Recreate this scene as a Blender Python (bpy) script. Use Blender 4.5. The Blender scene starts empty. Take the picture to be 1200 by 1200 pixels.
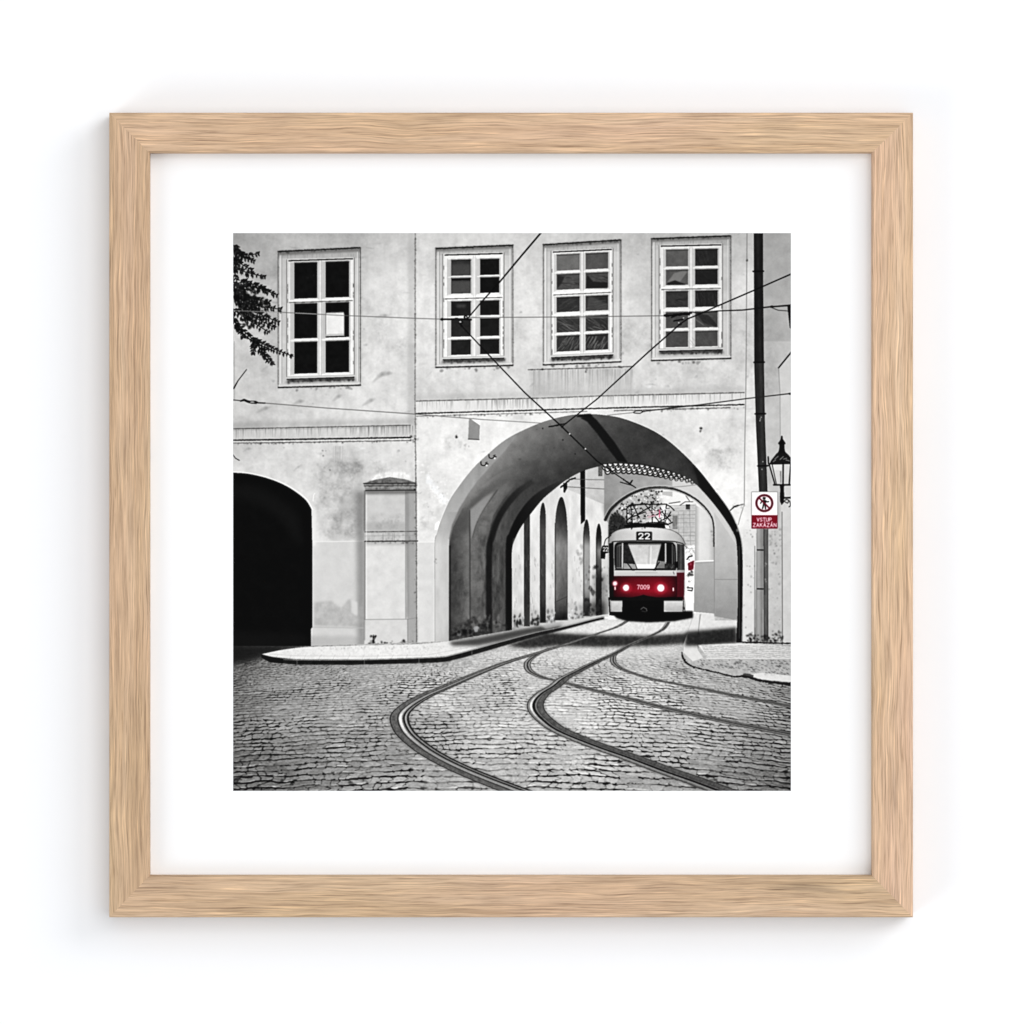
import bpy, math
import numpy as np

C = bpy.data.collections.new('scene'); bpy.context.scene.collection.children.link(C)
sc = bpy.context.scene
KEY, FRONT, FILL, AMB = 55., 80., 32., .50
# ---------------------------------------------------------------- the printed picture, drawn stroke by stroke
# coordinates are millimetre-like drawing units: the print spans 273..927 in both directions
SS = 3
PX0, PX1 = 273.0, 927.0
NW = int((PX1 - PX0) * SS)
RNG = np.random.RandomState(7)
img = np.zeros((NW, NW, 3), np.float32)
idr = np.zeros((NW, NW), np.int16)
_g = (np.arange(NW, dtype=np.float32) + .5) / SS + PX0
KINDS = ['base', 'printed_wall', 'printed_window', 'printed_archway', 'printed_gateway', 'printed_pillar', 'printed_street',
         'printed_pavement', 'printed_tram', 'printed_tram_track', 'printed_overhead_wire', 'printed_drainpipe',
         'printed_warning_sign', 'printed_street_lantern', 'printed_foliage', 'printed_courtyard_wall', 'printed_roof_tiles']
KID = {k: i for i, k in enumerate(KINDS)}
REGION = {0: ('base', 0)}          # region number -> (kind, serial)


def region(kind, n=0):
    for k, v in REGION.items():
        if v == (kind, n): return k
    k = len(REGION); REGION[k] = (kind, n); return k


def T(t):
    if isinstance(t, (int, float)): return np.array([t * 1.006, t * .997, t * .985], np.float32)
    return np.array(t, np.float32)


def vnoise(h, w, cy, cx, rng=RNG):
    gy, gx = int(h / cy) + 3, int(w / cx) + 3
    g = rng.rand(gy, gx).astype(np.float32)
    y = np.arange(h, dtype=np.float32) / cy; x = np.arange(w, dtype=np.float32) / cx
    yi = y.astype(int); xi = x.astype(int)
    fy = (y - yi); fx = (x - xi)
    fy = fy * fy * (3 - 2 * fy); fx = fx * fx * (3 - 2 * fx)
    a = g[yi] * (1 - fy)[:, None] + g[yi + 1] * fy[:, None]
    return a[:, xi] * (1 - fx) + a[:, xi + 1] * fx


def fbm(h, w, cy, cx=None, octv=4, gain=.55):
    cx = cx or cy
    s = np.zeros((h, w), np.float32); a = 1.; t = 0.
    for i in range(octv):
        s += a * (vnoise(h, w, max(cy * SS, 1), max(cx * SS, 1)) - .5); t += a
        a *= gain; cy /= 2; cx /= 2
        if min(cy, cx) * SS < 1: break
    return s / t * 2


def blur(m, s):
    r = int(round(s * SS * .85))
    if r < 1: return m
    for _ in range(3):
        for ax in (0, 1):
            p = np.pad(m, [(r + 1, r) if i == ax else (0, 0) for i in range(m.ndim)], mode='edge')
            c = np.cumsum(p, axis=ax, dtype=np.float64)
            n = m.shape[ax]
            m = ((np.take(c, range(2 * r + 1, 2 * r + 1 + n), ax) - np.take(c, range(0, n), ax)) / (2 * r + 1)).astype(np.float32)
    return m


def spline(pts, n=8, closed=False):
    P = [np.array(p, float) for p in pts]
    if len(P) < 3: return pts
    out = []
    N = len(P)
    for i in range(N if closed else N - 1):
        p0 = P[(i - 1) % N] if (closed or i > 0) else P[0]
        p1 = P[i]; p2 = P[(i + 1) % N]
        p3 = P[(i + 2) % N] if (closed or i < N - 2) else P[-1]
        for k in range(n):
            t = k / n
            out.append(.5 * (2 * p1 + (p2 - p0) * t + (2 * p0 - 5 * p1 + 4 * p2 - p3) * t * t + (3 * p1 - p0 - 3 * p2 + p3) * t ** 3))
    if not closed: out.append(P[-1])
    return out


def bbox(pts, pad=2):
    a = np.array([p[:2] for p in pts], float)
    x0 = int(max(0, (a[:, 0].min() - pad - PX0) * SS)); x1 = int(min(NW, (a[:, 0].max() + pad - PX0) * SS + 1))
    y0 = int(max(0, (a[:, 1].min() - pad - PX0) * SS)); y1 = int(min(NW, (a[:, 1].max() + pad - PX0) * SS + 1))
    return slice(y0, max(y1, y0)), slice(x0, max(x1, x0))


def pmask(pts, sl):
    X = _g[sl[1]][None, :]; Y = _g[sl[0]][:, None]
    m = np.zeros((Y.shape[0], X.shape[1]), bool)
    a = [(float(p[0]), float(p[1])) for p in pts]
    for (xa, ya), (xb, yb) in zip(a, a[1:] + a[:1]):
        if ya == yb: continue
        c = ((ya > Y) != (yb > Y))
        xi = xa + (Y - ya) * (xb - xa) / (yb - ya)
        m ^= (c & (X < xi))
    return m


def put(sl, m, tone, a=1., rid=None, mul=False):
    if m.size == 0: return
    if callable(tone):
        X = _g[sl[1]][None, :]; Y = _g[sl[0]][:, None]
        t = tone(X, Y)
        t = t[..., None] * T(1.) if t.ndim == 2 else t
    else:
        t = T(tone)
    mm = (m.astype(np.float32) * a)[..., None]
    if mul: img[sl] *= 1 - mm + mm * t / 255.
    else: img[sl] = img[sl] * (1 - mm) + t * mm
    if rid is not None: idr[sl][m > .5] = rid


def fill(pts, tone, a=1., soft=0., rid=None, tex=0., cell=6, mul=False, stretch=1., clip=None):
    sl = bbox(pts, 2 + soft * 3)
    m = pmask(pts, sl).astype(np.float32)
    if m.size == 0: return
    if soft: m = blur(m, soft)
    if clip is not None: m = m * clip[sl]
    if tex:
        base = tone
        n = fbm(m.shape[0], m.shape[1], cell * stretch, cell) * tex
        if callable(base): f = lambda X, Y: base(X, Y) + n
        else: f = lambda X, Y: n + float(base) if not isinstance(base, tuple) else T(base) + n[..., None]
        put(sl, m, f, a, rid, mul)
    else:
        put(sl, m, tone, a, rid, mul)


def rect(x0, y0, x1, y1, tone, **k): fill([(x0, y0), (x1, y0), (x1, y1), (x0, y1)], tone, **k)


def ell(cx, cy, rx, ry, tone, **k):
    fill([(cx + rx * math.cos(t * math.tau / 32), cy + ry * math.sin(t * math.tau / 32)) for t in range(32)], tone, **k)


def stroke(pts, w, tone, a=1., rid=None, soft=0., off=0., rough=0., clip=None, sp=False):
    """polyline; w a number or a list of widths per point; off = sideways shift in units"""
    n = len(pts)
    ws = [w] * n if isinstance(w, (int, float)) else list(w)
    q = [(p[0], p[1], ws[i], off[i] if isinstance(off, (list, tuple)) else off) for i, p in enumerate(pts)]
    if sp: q = [tuple(v) for v in spline(q, 10)]
    if any(v[3] for v in q):
        r = []
        for i, v in enumerate(q):
            b = q[min(i + 1, len(q) - 1)]; c = q[max(i - 1, 0)]
            dx, dy = b[0] - c[0], b[1] - c[1]; L = math.hypot(dx, dy) or 1
            r.append((v[0] - dy / L * v[3], v[1] + dx / L * v[3], v[2], 0))
        q = r
    mw = max(v[2] for v in q)
    for s in range(0, len(q) - 1, 12):
        seg = q[s:s + 13]
        sl = bbox(seg, mw + 2 + soft * 3)
        X = _g[sl[1]][None, :]; Y = _g[sl[0]][:, None]
        if X.size == 0 or Y.size == 0: continue
        D = np.full((Y.shape[0], X.shape[1]), -99., np.float32)
        for A, B in zip(seg, seg[1:]):
            dx, dy = B[0] - A[0], B[1] - A[1]; L2 = dx * dx + dy * dy + 1e-9
            t = np.clip(((X - A[0]) * dx + (Y - A[1]) * dy) / L2, 0, 1)
            d = np.hypot(X - A[0] - t * dx, Y - A[1] - t * dy)
            D = np.maximum(D, (A[2] + (B[2] - A[2]) * t) / 2 - d)
        if rough: D = D + fbm(D.shape[0], D.shape[1], 1.6, 1.6, 2) * rough
        m = np.clip(D * SS / 1.2 + .5, 0, 1)
        if soft: m = blur(m, soft)
        if clip is not None: m = m * clip[sl]
        put(sl, m, tone, a, rid)


def blots(x0, y0, x1, y1, n, r, tone, a=.6, rng=RNG, asp=1.):
    for _ in range(n):
        cx, cy = rng.uniform(x0, x1), rng.uniform(y0, y1); rr = r * rng.uniform(.4, 1.3)
        p = [(cx + rr * rng.uniform(.5, 1.2) * math.cos(t), cy + asp * rr * rng.uniform(.5, 1.2) * math.sin(t)) for t in np.arange(0, math.tau, .7)]
        fill(p, tone, a=a * rng.uniform(.5, 1), soft=.25 if rr < 2 else rr * .15)


def drips(x0, x1, ytop, n, lmin, lmax, tone, a=.35, w=.7):
    """vertical dirt streaks below a ledge; ytop(x)"""
    for _ in range(n):
        x = RNG.uniform(x0, x1); y = ytop(x); L = RNG.uniform(lmin, lmax)
        stroke([(x, y), (x + RNG.uniform(-.3, .3), y + L)], [w * RNG.uniform(.6, 1.6), .2], tone, a=a * RNG.uniform(.4, 1))


def lerp(x, xs, ys): return np.interp(x, xs, ys)


def stain(x0, y0, x1, y1, amt, cell=14, thr=.05, st=1.):
    """irregular dirt: darkens where the noise passes a threshold, fading at the patch's edge"""
    sl = bbox([(x0, y0), (x1, y1)], 0)
    h, w = sl[0].stop - sl[0].start, sl[1].stop - sl[1].start
    if h < 4 or w < 4: return
    n = fbm(h, w, cell * st, cell, 5)
    m = np.clip((n - thr + .12) * 1.7, 0, 1) * (.75 + .6 * np.clip(fbm(h, w, 2.5 * st, 2.5, 3), -.5, 1))
    e = np.minimum(np.minimum(np.linspace(0, 1, h)[:, None], np.linspace(1, 0, h)[:, None]) * 4, 1) * np.minimum(np.minimum(np.linspace(0, 1, w)[None], np.linspace(1, 0, w)[None]) * 4, 1)
    img[sl] *= (1 - amt * m * e)[..., None].astype(np.float32)


# ---------- plaster walls
RW = region('printed_wall')
n1 = fbm(NW, NW, 60, 70, 5); n2 = fbm(NW, NW, 9, 9, 4); n3 = fbm(NW, NW, 40, 5, 3)
base = 211 + n1 * 24 + n2 * 13 + n3 * 6 + fbm(NW, NW, 2.6, 3.2, 3) * 7
X = _g[None, :]; Y = _g[:, None]
base = base - np.clip((487 - X) / 214, 0, 1) * 12 - np.clip((330 - Y) / 60, 0, 1) * 26 * (.55 + .45 * np.clip((487 - X) / 60, 0, 1))
base = base + np.where((X > 487) & (Y > 480), 10, 0)
img[:] = base[..., None] * T(1.)
idr[:] = RW
# wall right of the drainpipe
rect(893, 273, 927, 760, lambda X, Y: 186 - 14 * (Y < 400) + 0 * X + (X - 893) * .2, tex=16, cell=10)
fill([(913, 430), (927, 413), (927, 757), (917, 757)], 205, tex=10, cell=8)
stroke([(912.4, 431), (927.5, 412.5)], 1.6, 20)
stroke([(912.4, 430), (914, 460), (914.5, 520)], .7, 110, a=.7)
stroke([(916.4, 600), (917, 757)], .9, 70, a=.8)
for i in range(10):
    stain(273 + i * 62, 300 + (i * 71) % 120, 380 + i * 62, 420 + (i * 71) % 130, .10, 22)
stain(273, 273, 480, 500, .12, 30, .1)
stain(480, 330, 880, 470, .07, 26, .1)
for _ in range(150):
    x, y = RNG.uniform(280, 900), RNG.uniform(275, 630); L = RNG.uniform(3, 14); an = RNG.uniform(-.9, .2)
    stroke([(x, y), (x + L * .5 * math.cos(an), y + L * .5 * math.sin(an) + RNG.uniform(-1.5, 1.5)), (x + L * math.cos(an), y + L * math.sin(an))], [.6, RNG.uniform(1, 3), .4], RNG.choice([120, 140, 235]), a=RNG.uniform(.08, .3), soft=.5, sp=True)
for x, y, L, an in ((376, 380, 14, .3), (440, 372, 16, -.1), (437, 448, 20, -.7), (424, 476, 18, -.5), (300, 484, 18, -.4), (343, 474, 14, -.3), (445, 441, 15, -.25), (390, 470, 12, -.6)):
    stroke([(x, y), (x + L * .6 * math.cos(an), y + L * .6 * math.sin(an) - 1), (x + L * math.cos(an), y + L * math.sin(an))], [1, 4, 1], 128, a=.38, soft=.9, sp=True)
for _ in range(70):
    x, y = RNG.uniform(276, 880), RNG.uniform(275, 560); blots(x, y, x + .5, y + .5, 1, RNG.uniform(.4, .9), RNG.choice([90, 130]), .5)
# vertical corner of the wings
stroke([(486.6, 273), (486.4, 470), (487.3, 560), (488, 755)], 1.3, 96, a=.8, rough=.6)
rect(478, 273, 487, 500, 150, a=.35, soft=1.5)
for _ in range(60):
    y = RNG.uniform(273, 620); blots(485.6, y, 487.6, y + 2, 1, .9, 70, .6)
# left cornice band
f1 = lambda x: lerp(x, [273, 330, 487], [502.5, 501.5, 498.2])
f2 = lambda x: lerp(x, [273, 330, 487], [515.8, 515.2, 512.6])
fill([(273, 494), (487, 490), (487, 498), (273, 502.5)], 120, a=.3, soft=2.2)
fill([(273, 503), (487, 498.5), (487, 513), (273, 516)], 196, tex=14, cell=3, stretch=3)
stroke([(x, f1(x)) for x in range(273, 489, 8)], 1.3, 96, rough=.35)
stroke([(x, f1(x) + 1.8) for x in range(273, 489, 8)], 1.0, 150, a=.5, rough=.3)
drips(274, 487, lambda x: f1(x) + 1, 90, 4, 12, 110, .5)
drips(420, 487, lambda x: f1(x) + 1, 45, 6, 13, 90, .5)
stroke([(x, f2(x)) for x in range(273, 489, 8)], 1.7, 38, rough=.4)
stroke([(x, f2(x) + 2.2) for x in range(273, 489, 8)], .8, 235, a=.7)
stroke([(x, f2(x) + 3.4) for x in range(273, 489, 8)], 1.4, 92, a=.85, rough=.5)
for _ in range(46):
    x = RNG.uniform(274, 487); blots(x, f2(x) + 3.5, x + 1, f2(x) + 5.5, 1, 1.1, 50, .8)
# right cornice band
g1 = lambda x: lerp(x, [487, 640, 700, 874], [470, 466.4, 464, 460])
g2 = lambda x: lerp(x, [487, 700, 800, 874], [484.6, 478.6, 476, 474])
fill([(487, 462), (640, 459), (874, 452), (874, 460), (640, 466), (487, 470)], 150, a=.3, soft=2)
fill([(487.5, 471), (874, 461), (874, 473), (487.5, 484)], 214, tex=12, cell=3, stretch=3)
stroke([(x, g1(x)) for x in range(488, 876, 8)], 1.2, 100, rough=.4)
drips(490, 874, lambda x: g1(x) + 1, 130, 4, 13, 130, .5)
drips(575, 625, lambda x: g1(x) + 1, 40, 6, 15, 110, .6)
drips(690, 850, lambda x: g1(x) + 1, 50, 6, 13, 110, .5)
stroke([(x, g2(x)) for x in range(488, 876, 8)], 1.5, 48, rough=.5)
stroke([(x, g2(x) + 1.9) for x in range(488, 876, 8)], .8, 235, a=.6)
stroke([(x, g2(x) + 3.2) for x in range(488, 690, 8)], 1.1, 100, a=.8, rough=.5)
stroke([(x, g2(x) + 3.2) for x in range(720, 860, 8)], 1.3, 80, a=.8, rough=.6)
for _ in range(60):
    x = RNG.choice([RNG.uniform(490, 640), RNG.uniform(750, 872)]); blots(x, g2(x) + 3, x + 1, g2(x) + 5.5, 1, 1.1, 60, .75)
# sill ledge and rust runs under the third window
fill([(620, 434), (742, 429), (742, 462), (626, 465)], 165, a=.42, soft=2)
stroke([(619, 433.3), (700, 431), (742, 429.4)], 1.2, 90, rough=.3)
drips(624, 742, lambda x: 433, 110, 10, 32, 120, .38)
drips(624, 742, lambda x: 433, 50, 10, 30, 225, .4)
blots(633, 432, 640, 434, 4, 1.1, 40, .9); blots(722, 429, 730, 431, 4, 1.1, 40, .9); blots(685, 431, 688, 437, 4, 1.3, 50, .8)
# stains of the left wing, with the pillar's shade drawn in
stain(360, 520, 430, 625, .20, 16, -.1)
stain(372, 600, 428, 634, .24, 12, -.2)
fill([(395, 590), (428, 560), (428, 634), (385, 634)], 140, a=.32, soft=5)
stain(375, 535, 470, 560, .22, 14, -.1)
fill([(366.5, 635), (428, 634.5), (428, 757), (366.5, 757)], 200, tex=7, cell=8)
stroke([(367, 635), (428, 634.2)], .8, 226)
fill([(417, 576), (428.5, 576), (428.5, 757), (419, 757)], 92, a=.55, soft=2.6)  # soft dark strip left of the pillar: its shade, drawn into the print
fill([(368, 706), (388, 704), (400, 713), (408, 703), (412, 702), (416, 722), (426, 703), (427, 735), (368, 733)], 158, a=.6, soft=1., tex=26, cell=6)
fill([(411, 702), (419, 706), (419, 722), (412, 718)], 205, a=.8, soft=.7)
stroke([(366, 735), (427, 736)], 1, 172, soft=.4)
rect(365, 745, 428, 757.5, 150, a=.4, soft=2)
fill([(366, 590), (371, 600), (371, 640), (366, 640)], 222, a=.7, soft=1)
stroke([(367, 587), (367.5, 580), (369, 578)], .9, 235)
drips(390, 402, lambda x: 523, 14, 14, 26, 140, .4)
blots(377, 527, 384, 534, 3, 1.2, 60, .8); blots(385.5, 548, 387, 551, 2, 1.1, 40, .9)
stroke([(273, 533), (276, 537), (280.5, 539.5)], .9, 30)
stroke([(274, 455), (279, 446), (289, 433)], [1.8, 1., .8], 30)
stroke([(274.5, 400), (274.8, 470)], .6, 110, a=.6)
# ---------- large dark gateway at the left
RG = region('printed_gateway')
gate = spline([(273, 554), (285, 554.6), (297, 556.4), (315, 561), (333, 568.3), (348, 577.5), (359, 587), (365, 597)], 6) + [(366, 640), (366, 735), (364.4, 737), (364.2, 757.5)] + [(273, 762)]
stroke(spline([(273, 553), (285, 553.6), (297, 555.4), (315, 560), (333.5, 567.2), (349, 576.5), (360, 586), (366.3, 597)], 6), 1.4, 228)
fill(gate, lambda X, Y: 9 + 0 * X, rid=RG, tex=3, cell=8)
fill(spline([(273, 566), (300, 570), (330, 586), (350, 606), (352, 640), (330, 610), (300, 590), (273, 584)], 5), 30, a=.5, soft=5)
fill([(273, 740), (363, 744), (363, 758), (273, 761)], 34, a=.4, soft=4)
# ---------- pillar
RP = region('printed_pillar')
fill([(432, 563), (440, 556), (452, 552.5), (470, 552), (478, 555), (482, 561)], 226, a=.8, soft=1., tex=36, cell=2.5)
fill([(475.5, 572), (488, 572), (488, 756), (478, 756)], 184, rid=RP, tex=10, cell=5, stretch=3)
fill([(428.7, 572), (475.4, 572), (475.8, 756), (428.7, 756)], lambda X, Y: 208 - 16 * (Y < 628) + 0 * X, rid=RP, tex=12, cell=9)
fill([(426, 566.2), (440, 562), (457, 559), (474, 561.5), (487.8, 565.5), (487.8, 567), (426, 567.6)], 112, rid=RP, tex=26, cell=4)
fill([(426, 566.8), (488, 566.4), (486.5, 574), (428.4, 574.8)], 128, rid=RP, tex=34, cell=3)
stroke([(426, 566.6), (488, 566.2)], 1.0, 45); stroke([(428.5, 575), (476, 574.4), (487, 574.4)], 1.2, 40)
fill([(427.4, 623.6), (488.8, 622.8), (488.8, 634), (427.4, 634)], 186, rid=RP, tex=22, cell=4, stretch=3)
stroke([(427.4, 623.4), (489, 622.6)], 1., 75, rough=.3); stroke([(427.4, 634.4), (489, 634)], 1.3, 45, rough=.4)
for x in (449, 460, 462): stroke([(x, 625), (x, 633)], .6, 120, a=.7)
stroke([(429.5, 576), (429.3, 726)], .7, 240, a=.8)
stroke([(475.4, 575), (475.6, 726)], .8, 120, a=.8)
fill([(427, 726), (477.6, 725.4), (478, 756), (427, 756)], 204, rid=RP, tex=9, cell=6)
stroke([(427, 726), (477.6, 725.6), (488, 724)], .9, 150); stroke([(477.8, 726), (478, 756)], .9, 130)
stroke([(427.3, 575), (427.2, 622)], 1.2, 60, a=.6, soft=.3); stroke([(427.6, 635), (427.2, 750)], 1., 80, a=.6, soft=.3)
stain(429, 600, 476, 624, .16, 8, -.1)
blots(430, 751, 488, 757, 34, 1.5, 30, .9); blots(434, 744, 440, 756, 12, 1.4, 25, .9); blots(470, 750, 477, 754, 8, 1.6, 20, .9)
stroke([(437, 756), (437.6, 744)], .8, 30); stroke([(437, 753), (441, 745)], .6, 30)
rect(488, 636, 509, 752, 208, tex=8, cell=8)
stroke([(488, 635.4), (509, 635)], .8, 228)
rect(487.8, 726, 489.5, 755, 120, a=.5, soft=.6)
blots(486, 566, 488, 578, 6, 1.4, 25, .9); blots(480.5, 510, 487.5, 517, 12, 1.1, 40, .8)
stroke([(487.4, 560), (488, 634), (488.2, 752)], 1.2, 90, a=.85, rough=.5)
fill([(475.6, 575), (488, 575), (488, 755), (478, 755)], 118, a=.38, soft=1.2)
fill([(475.6, 576), (479, 576), (479, 724), (475.6, 724)], 100, a=.4, soft=1.)
fill([(428, 574.6), (487, 574.2), (487, 578.4), (428, 579)], 60, a=.5, soft=.9)
stroke([(426.4, 569.4), (487.6, 569)], .8, 70, a=.8); stroke([(427, 571.6), (487, 571.4)], .7, 180, a=.7)
blots(428, 563, 486, 573, 60, 1.3, 60, .45); blots(428, 625, 487, 633, 30, 1.2, 100, .4)
stroke([(427.4, 628), (489, 627.4)], .5, 130, a=.7)
rect(429, 575, 476, 580, 110, a=.4, soft=1.2); rect(429, 634, 487, 639, 120, a=.35, soft=1.2); rect(429, 612, 476, 623, 140, a=.35, soft=2.)
for _ in range(30):
    x = RNG.uniform(429, 487); blots(x, 634.5, x + 1, 637, 1, 1., 60, .6)
for _ in range(22):
    y = RNG.uniform(577, 740); blots(486, y, 488, y + 2, 1, 1., 60, .6)
# plaque, holes, plaster loss
fill([(549.6, 491), (555, 490), (562.4, 497), (561.6, 515), (548.6, 514.4)], 138, tex=6); stroke([(548.8, 514.6), (561.6, 515.2)], .9, 60)
fill([(550.5, 490), (562.8, 491.4), (562.6, 498.6), (556, 494)], 238)
blots(533.5, 508.5, 535.5, 512.5, 5, 1.3, 25, .9); stain(515, 508, 560, 530, .16, 8)
blots(544, 520, 550, 528, 8, 1, 130, .5)
fill([(499, 559), (504, 558), (508, 566), (512, 574), (518, 580), (524, 584), (523, 590), (516, 592), (511, 584), (503, 574)], 236, a=.55, soft=.8, tex=40, cell=2)
for _ in range(46):
    t = RNG.rand(); blots(500 + 22 * t - 2.5, 559 + 30 * t - 2.5, 500 + 22 * t + 4, 559 + 30 * t + 3, 1, RNG.uniform(1.2, 2.6), RNG.choice([240, 236, 228]), .85)
blots(493, 540, 508, 556, 8, 1.6, 240, .8); blots(500, 560, 524, 592, 26, 1.3, 240, .9); blots(500, 565, 522, 596, 12, .9, 110, .4)
fill([(510, 614), (514, 610), (516, 613), (513, 621), (509, 621)], 244, soft=.3)
stain(490, 560, 515, 630, .18, 8)
blots(820.6, 500.5, 822.4, 505.5, 6, 1.3, 15, .9); stain(800, 495, 870, 560, .18, 18, -.05); stain(830, 525, 872, 545, .16, 10, -.2)
# ---------- windows
def quad(xl, xr, tl, tr, bl, br):
    """maps u,v in 0..1 to the slightly leaning window"""
    def q(u, v):
        t = tl + (tr - tl) * u; b = bl + (br - bl) * u
        return (xl + (xr - xl) * u, t + (b - t) * v)
    return q


def qrect(q, u0, v0, u1, v1, tone, **k): fill([q(u0, v0), q(u1, v0), q(u1, v1), q(u0, v1)], tone, **k)


def window(n, mould, sash, cols, rows, slope, panes, rv=4, sill=8):
    rid = region('printed_window', n)
    xl, xr, tl, tr, bl, br = mould
    q = quad(*mould)
    fill([(xl - 1, tl - 1), (xr + 1, tr - 1), (xr + 1, br + 1), (xl - 1, bl + 1)], 130, a=.35, soft=1.2)
    qrect(q, 0, 0, 1, 1, lambda X, Y: 196 - 18 * (Y < tl + 8) + 0 * X, rid=rid, tex=12, cell=8)
    fill([q(0, -.004), q(1, -.004), q(1, .03), q(0, .03)], 96, a=.6, soft=.6); stroke([q(0, 0), q(1, 0)], 1.7, 46, rough=.5); stroke([q(0, .014), q(1, .014)], 1., 120, a=.7)
    stroke([q(0, 0), q(0, 1)], .9, 92, rough=.2); stroke([q(1, 0), q(1, 1)], .9, 84, rough=.2)
    stroke([q(.03, .03), q(.03, .97)], .8, 232); stroke([q(.045, .03), q(.045, .97)], .5, 120, a=.7)
    stroke([q(.965, .03), q(.965, .97)], .7, 225); stroke([q(.98, .03), q(.98, .97)], .5, 100, a=.8)
    stroke([q(0, 1), q(1, 1)], 1.6, 50, rough=.3); stroke([q(0, .985), q(1, .985)], .9, 222, a=.8)
    drips(xl + 5, xr - 5, lambda x: tl + 3, 34, 3, 7, 110, .4)
    sx0, sx1, sy0, sy1 = sash
    yy = lambda x, y: y + slope * (x - sx0) / (sx1 - sx0)
    def R(x0, y0, x1, y1, tone, **k): fill([(x0, yy(x0, y0)), (x1, yy(x1, y0)), (x1, yy(x1, y1)), (x0, yy(x0, y1))], tone, **k)
    R(sx0 - 2.2, sy0 - 2.5, sx1 + 1.6, sy1 + 2, 218, tex=12, cell=3)
    R(sx0 - .5, sy0 - 1.6, sx1 + .5, sy0 - .2, 30)
    stroke([(sx0 - 2.6, yy(sx0, sy0 - 2)), (sx0 - 2.6, yy(sx0, sy1))], .7, 90)
    stroke([(sx1 + 2, yy(sx1, sy0 - 2)), (sx1 + 2, yy(sx1, sy1))], .7, 80)
    for k in range(9):
        for xx in (sx0 - 1.4, sx1 + .9):
            y = RNG.uniform(sy0 + 2, sy1 - 3); stroke([(xx, yy(xx, y)), (xx, yy(xx, y + RNG.uniform(2, 5)))], .7, 70, a=.8)
    R(sx0, sy0, sx1, sy1, 229, tex=12, cell=3)
    # sill, with shade and dark stains drawn beneath it
    R(sx0 - 2.5, sy1, sx1 + 2.2, sy1 + 2.6, 205); R(sx0 - 2.5, sy1 + 2.4, sx1 + 2.2, sy1 + 3.6, 25)
    R(sx0 - 2, sy1 + 3, sx1 + 2, sy1 + 6.4, 44, a=.85, soft=.6); R(sx0 - 4, sy1 + 4, sx1 + 4, sy1 + 8, 110, a=.5, soft=1, tex=50, cell=2)
    stroke([(sx0 - 2.4, yy(sx0, sy1 + .2)), (sx1 + 2, yy(sx1, sy1 + .2))], .6, 120, a=.7)
    for ci, (c0, c1) in enumerate(cols):
        for ri, (r0, r1) in enumerate(rows):
            t = panes(ci, ri)
            R(c0 - rv, r0 - 1, c1 + 1.2, r1 + 1.2, 120, a=.30)
            R(c0 - rv + 1, r0 - .6, c0, r1 + .3, 186)
            R(c0 - .3, r0 - 1.3, c1, r0 + .2, 128); R(c0, r0, c1, r1, t, tex=9, cell=5)
            for xx in (c0 - rv - .4, c1 + 1.4): stroke([(xx, yy(xx, r0 - 1.6)), (xx, yy(xx, r1 + 1.6))], .5, 138, a=.8)
            stroke([(c0 + .3, yy(c0, r0 + .4)), (c1, yy(c1, r0 + .4))], .8, max(t - 45, 8), a=.85)
            stroke([(c0, yy(c0, r1 + .6)), (c1, yy(c1, r1 + .6))], .6, 250)
    # transom below the upper panes
    tri = 0 if len(rows) == 3 else 1
    ty = (rows[tri][1] + rows[tri + 1][0]) / 2
    R(sx0 - .6, ty - 1.6, sx1 + .6, ty + 1.2, 236); R(sx0, ty + .6, sx1, ty + 1.7, 70, a=.85)
    mx = (cols[0][1] + cols[1][0] - rv * .7) / 2
    stroke([(mx - 1, yy(mx, sy0)), (mx - 1, yy(mx, sy1))], .45, 160, a=.8); stroke([(mx + 1.2, yy(mx, sy0)), (mx + 1.2, yy(mx, sy1))], .45, 150, a=.8)
    for _ in range(12):
        x = RNG.uniform(xl + 6, xr - 4); blots(x, lerp(x, [xl, xr], [bl, br]) + 1, x + 1, lerp(x, [xl, xr], [bl, br]) + 4.5, 1, 1.9, 84, .65)
    for _ in range(46):
        x = RNG.uniform(sx0 - 2, sx1 + 2); blots(x, yy(x, sy1 + 4), x + 1.5, yy(x, sy1 + 7.5), 1, RNG.uniform(.8, 2.2), RNG.choice([30, 50, 80]), .5)
    for _ in range(30):
        x = RNG.uniform(xl, xr); blots(x, lerp(x, [xl, xr], [tl, tr]), x + 1.5, lerp(x, [xl, xr], [tl, tr]) + 2, 1, RNG.uniform(.6, 1.5), 50, .5)
    for _ in range(26):
        y = RNG.uniform(tl, bl); blots(RNG.choice([xl, xr]) - .6, y, RNG.choice([xl, xr]) + .1, y + 1, 1, .8, 90, .4) if False else blots(xl - .6, y, xl + .6, y + 2, 1, .9, 80, .45)
        blots(xr - .8, y, xr + .6, y + 2, 1, .9, 80, .45)
    for _ in range(16):
        x = RNG.uniform(sx0, sx1); blots(x, yy(x, sy1 + 4), x + 1, yy(x, sy1 + 7), 1, 1.2, 35, .8)
    return R


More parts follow.
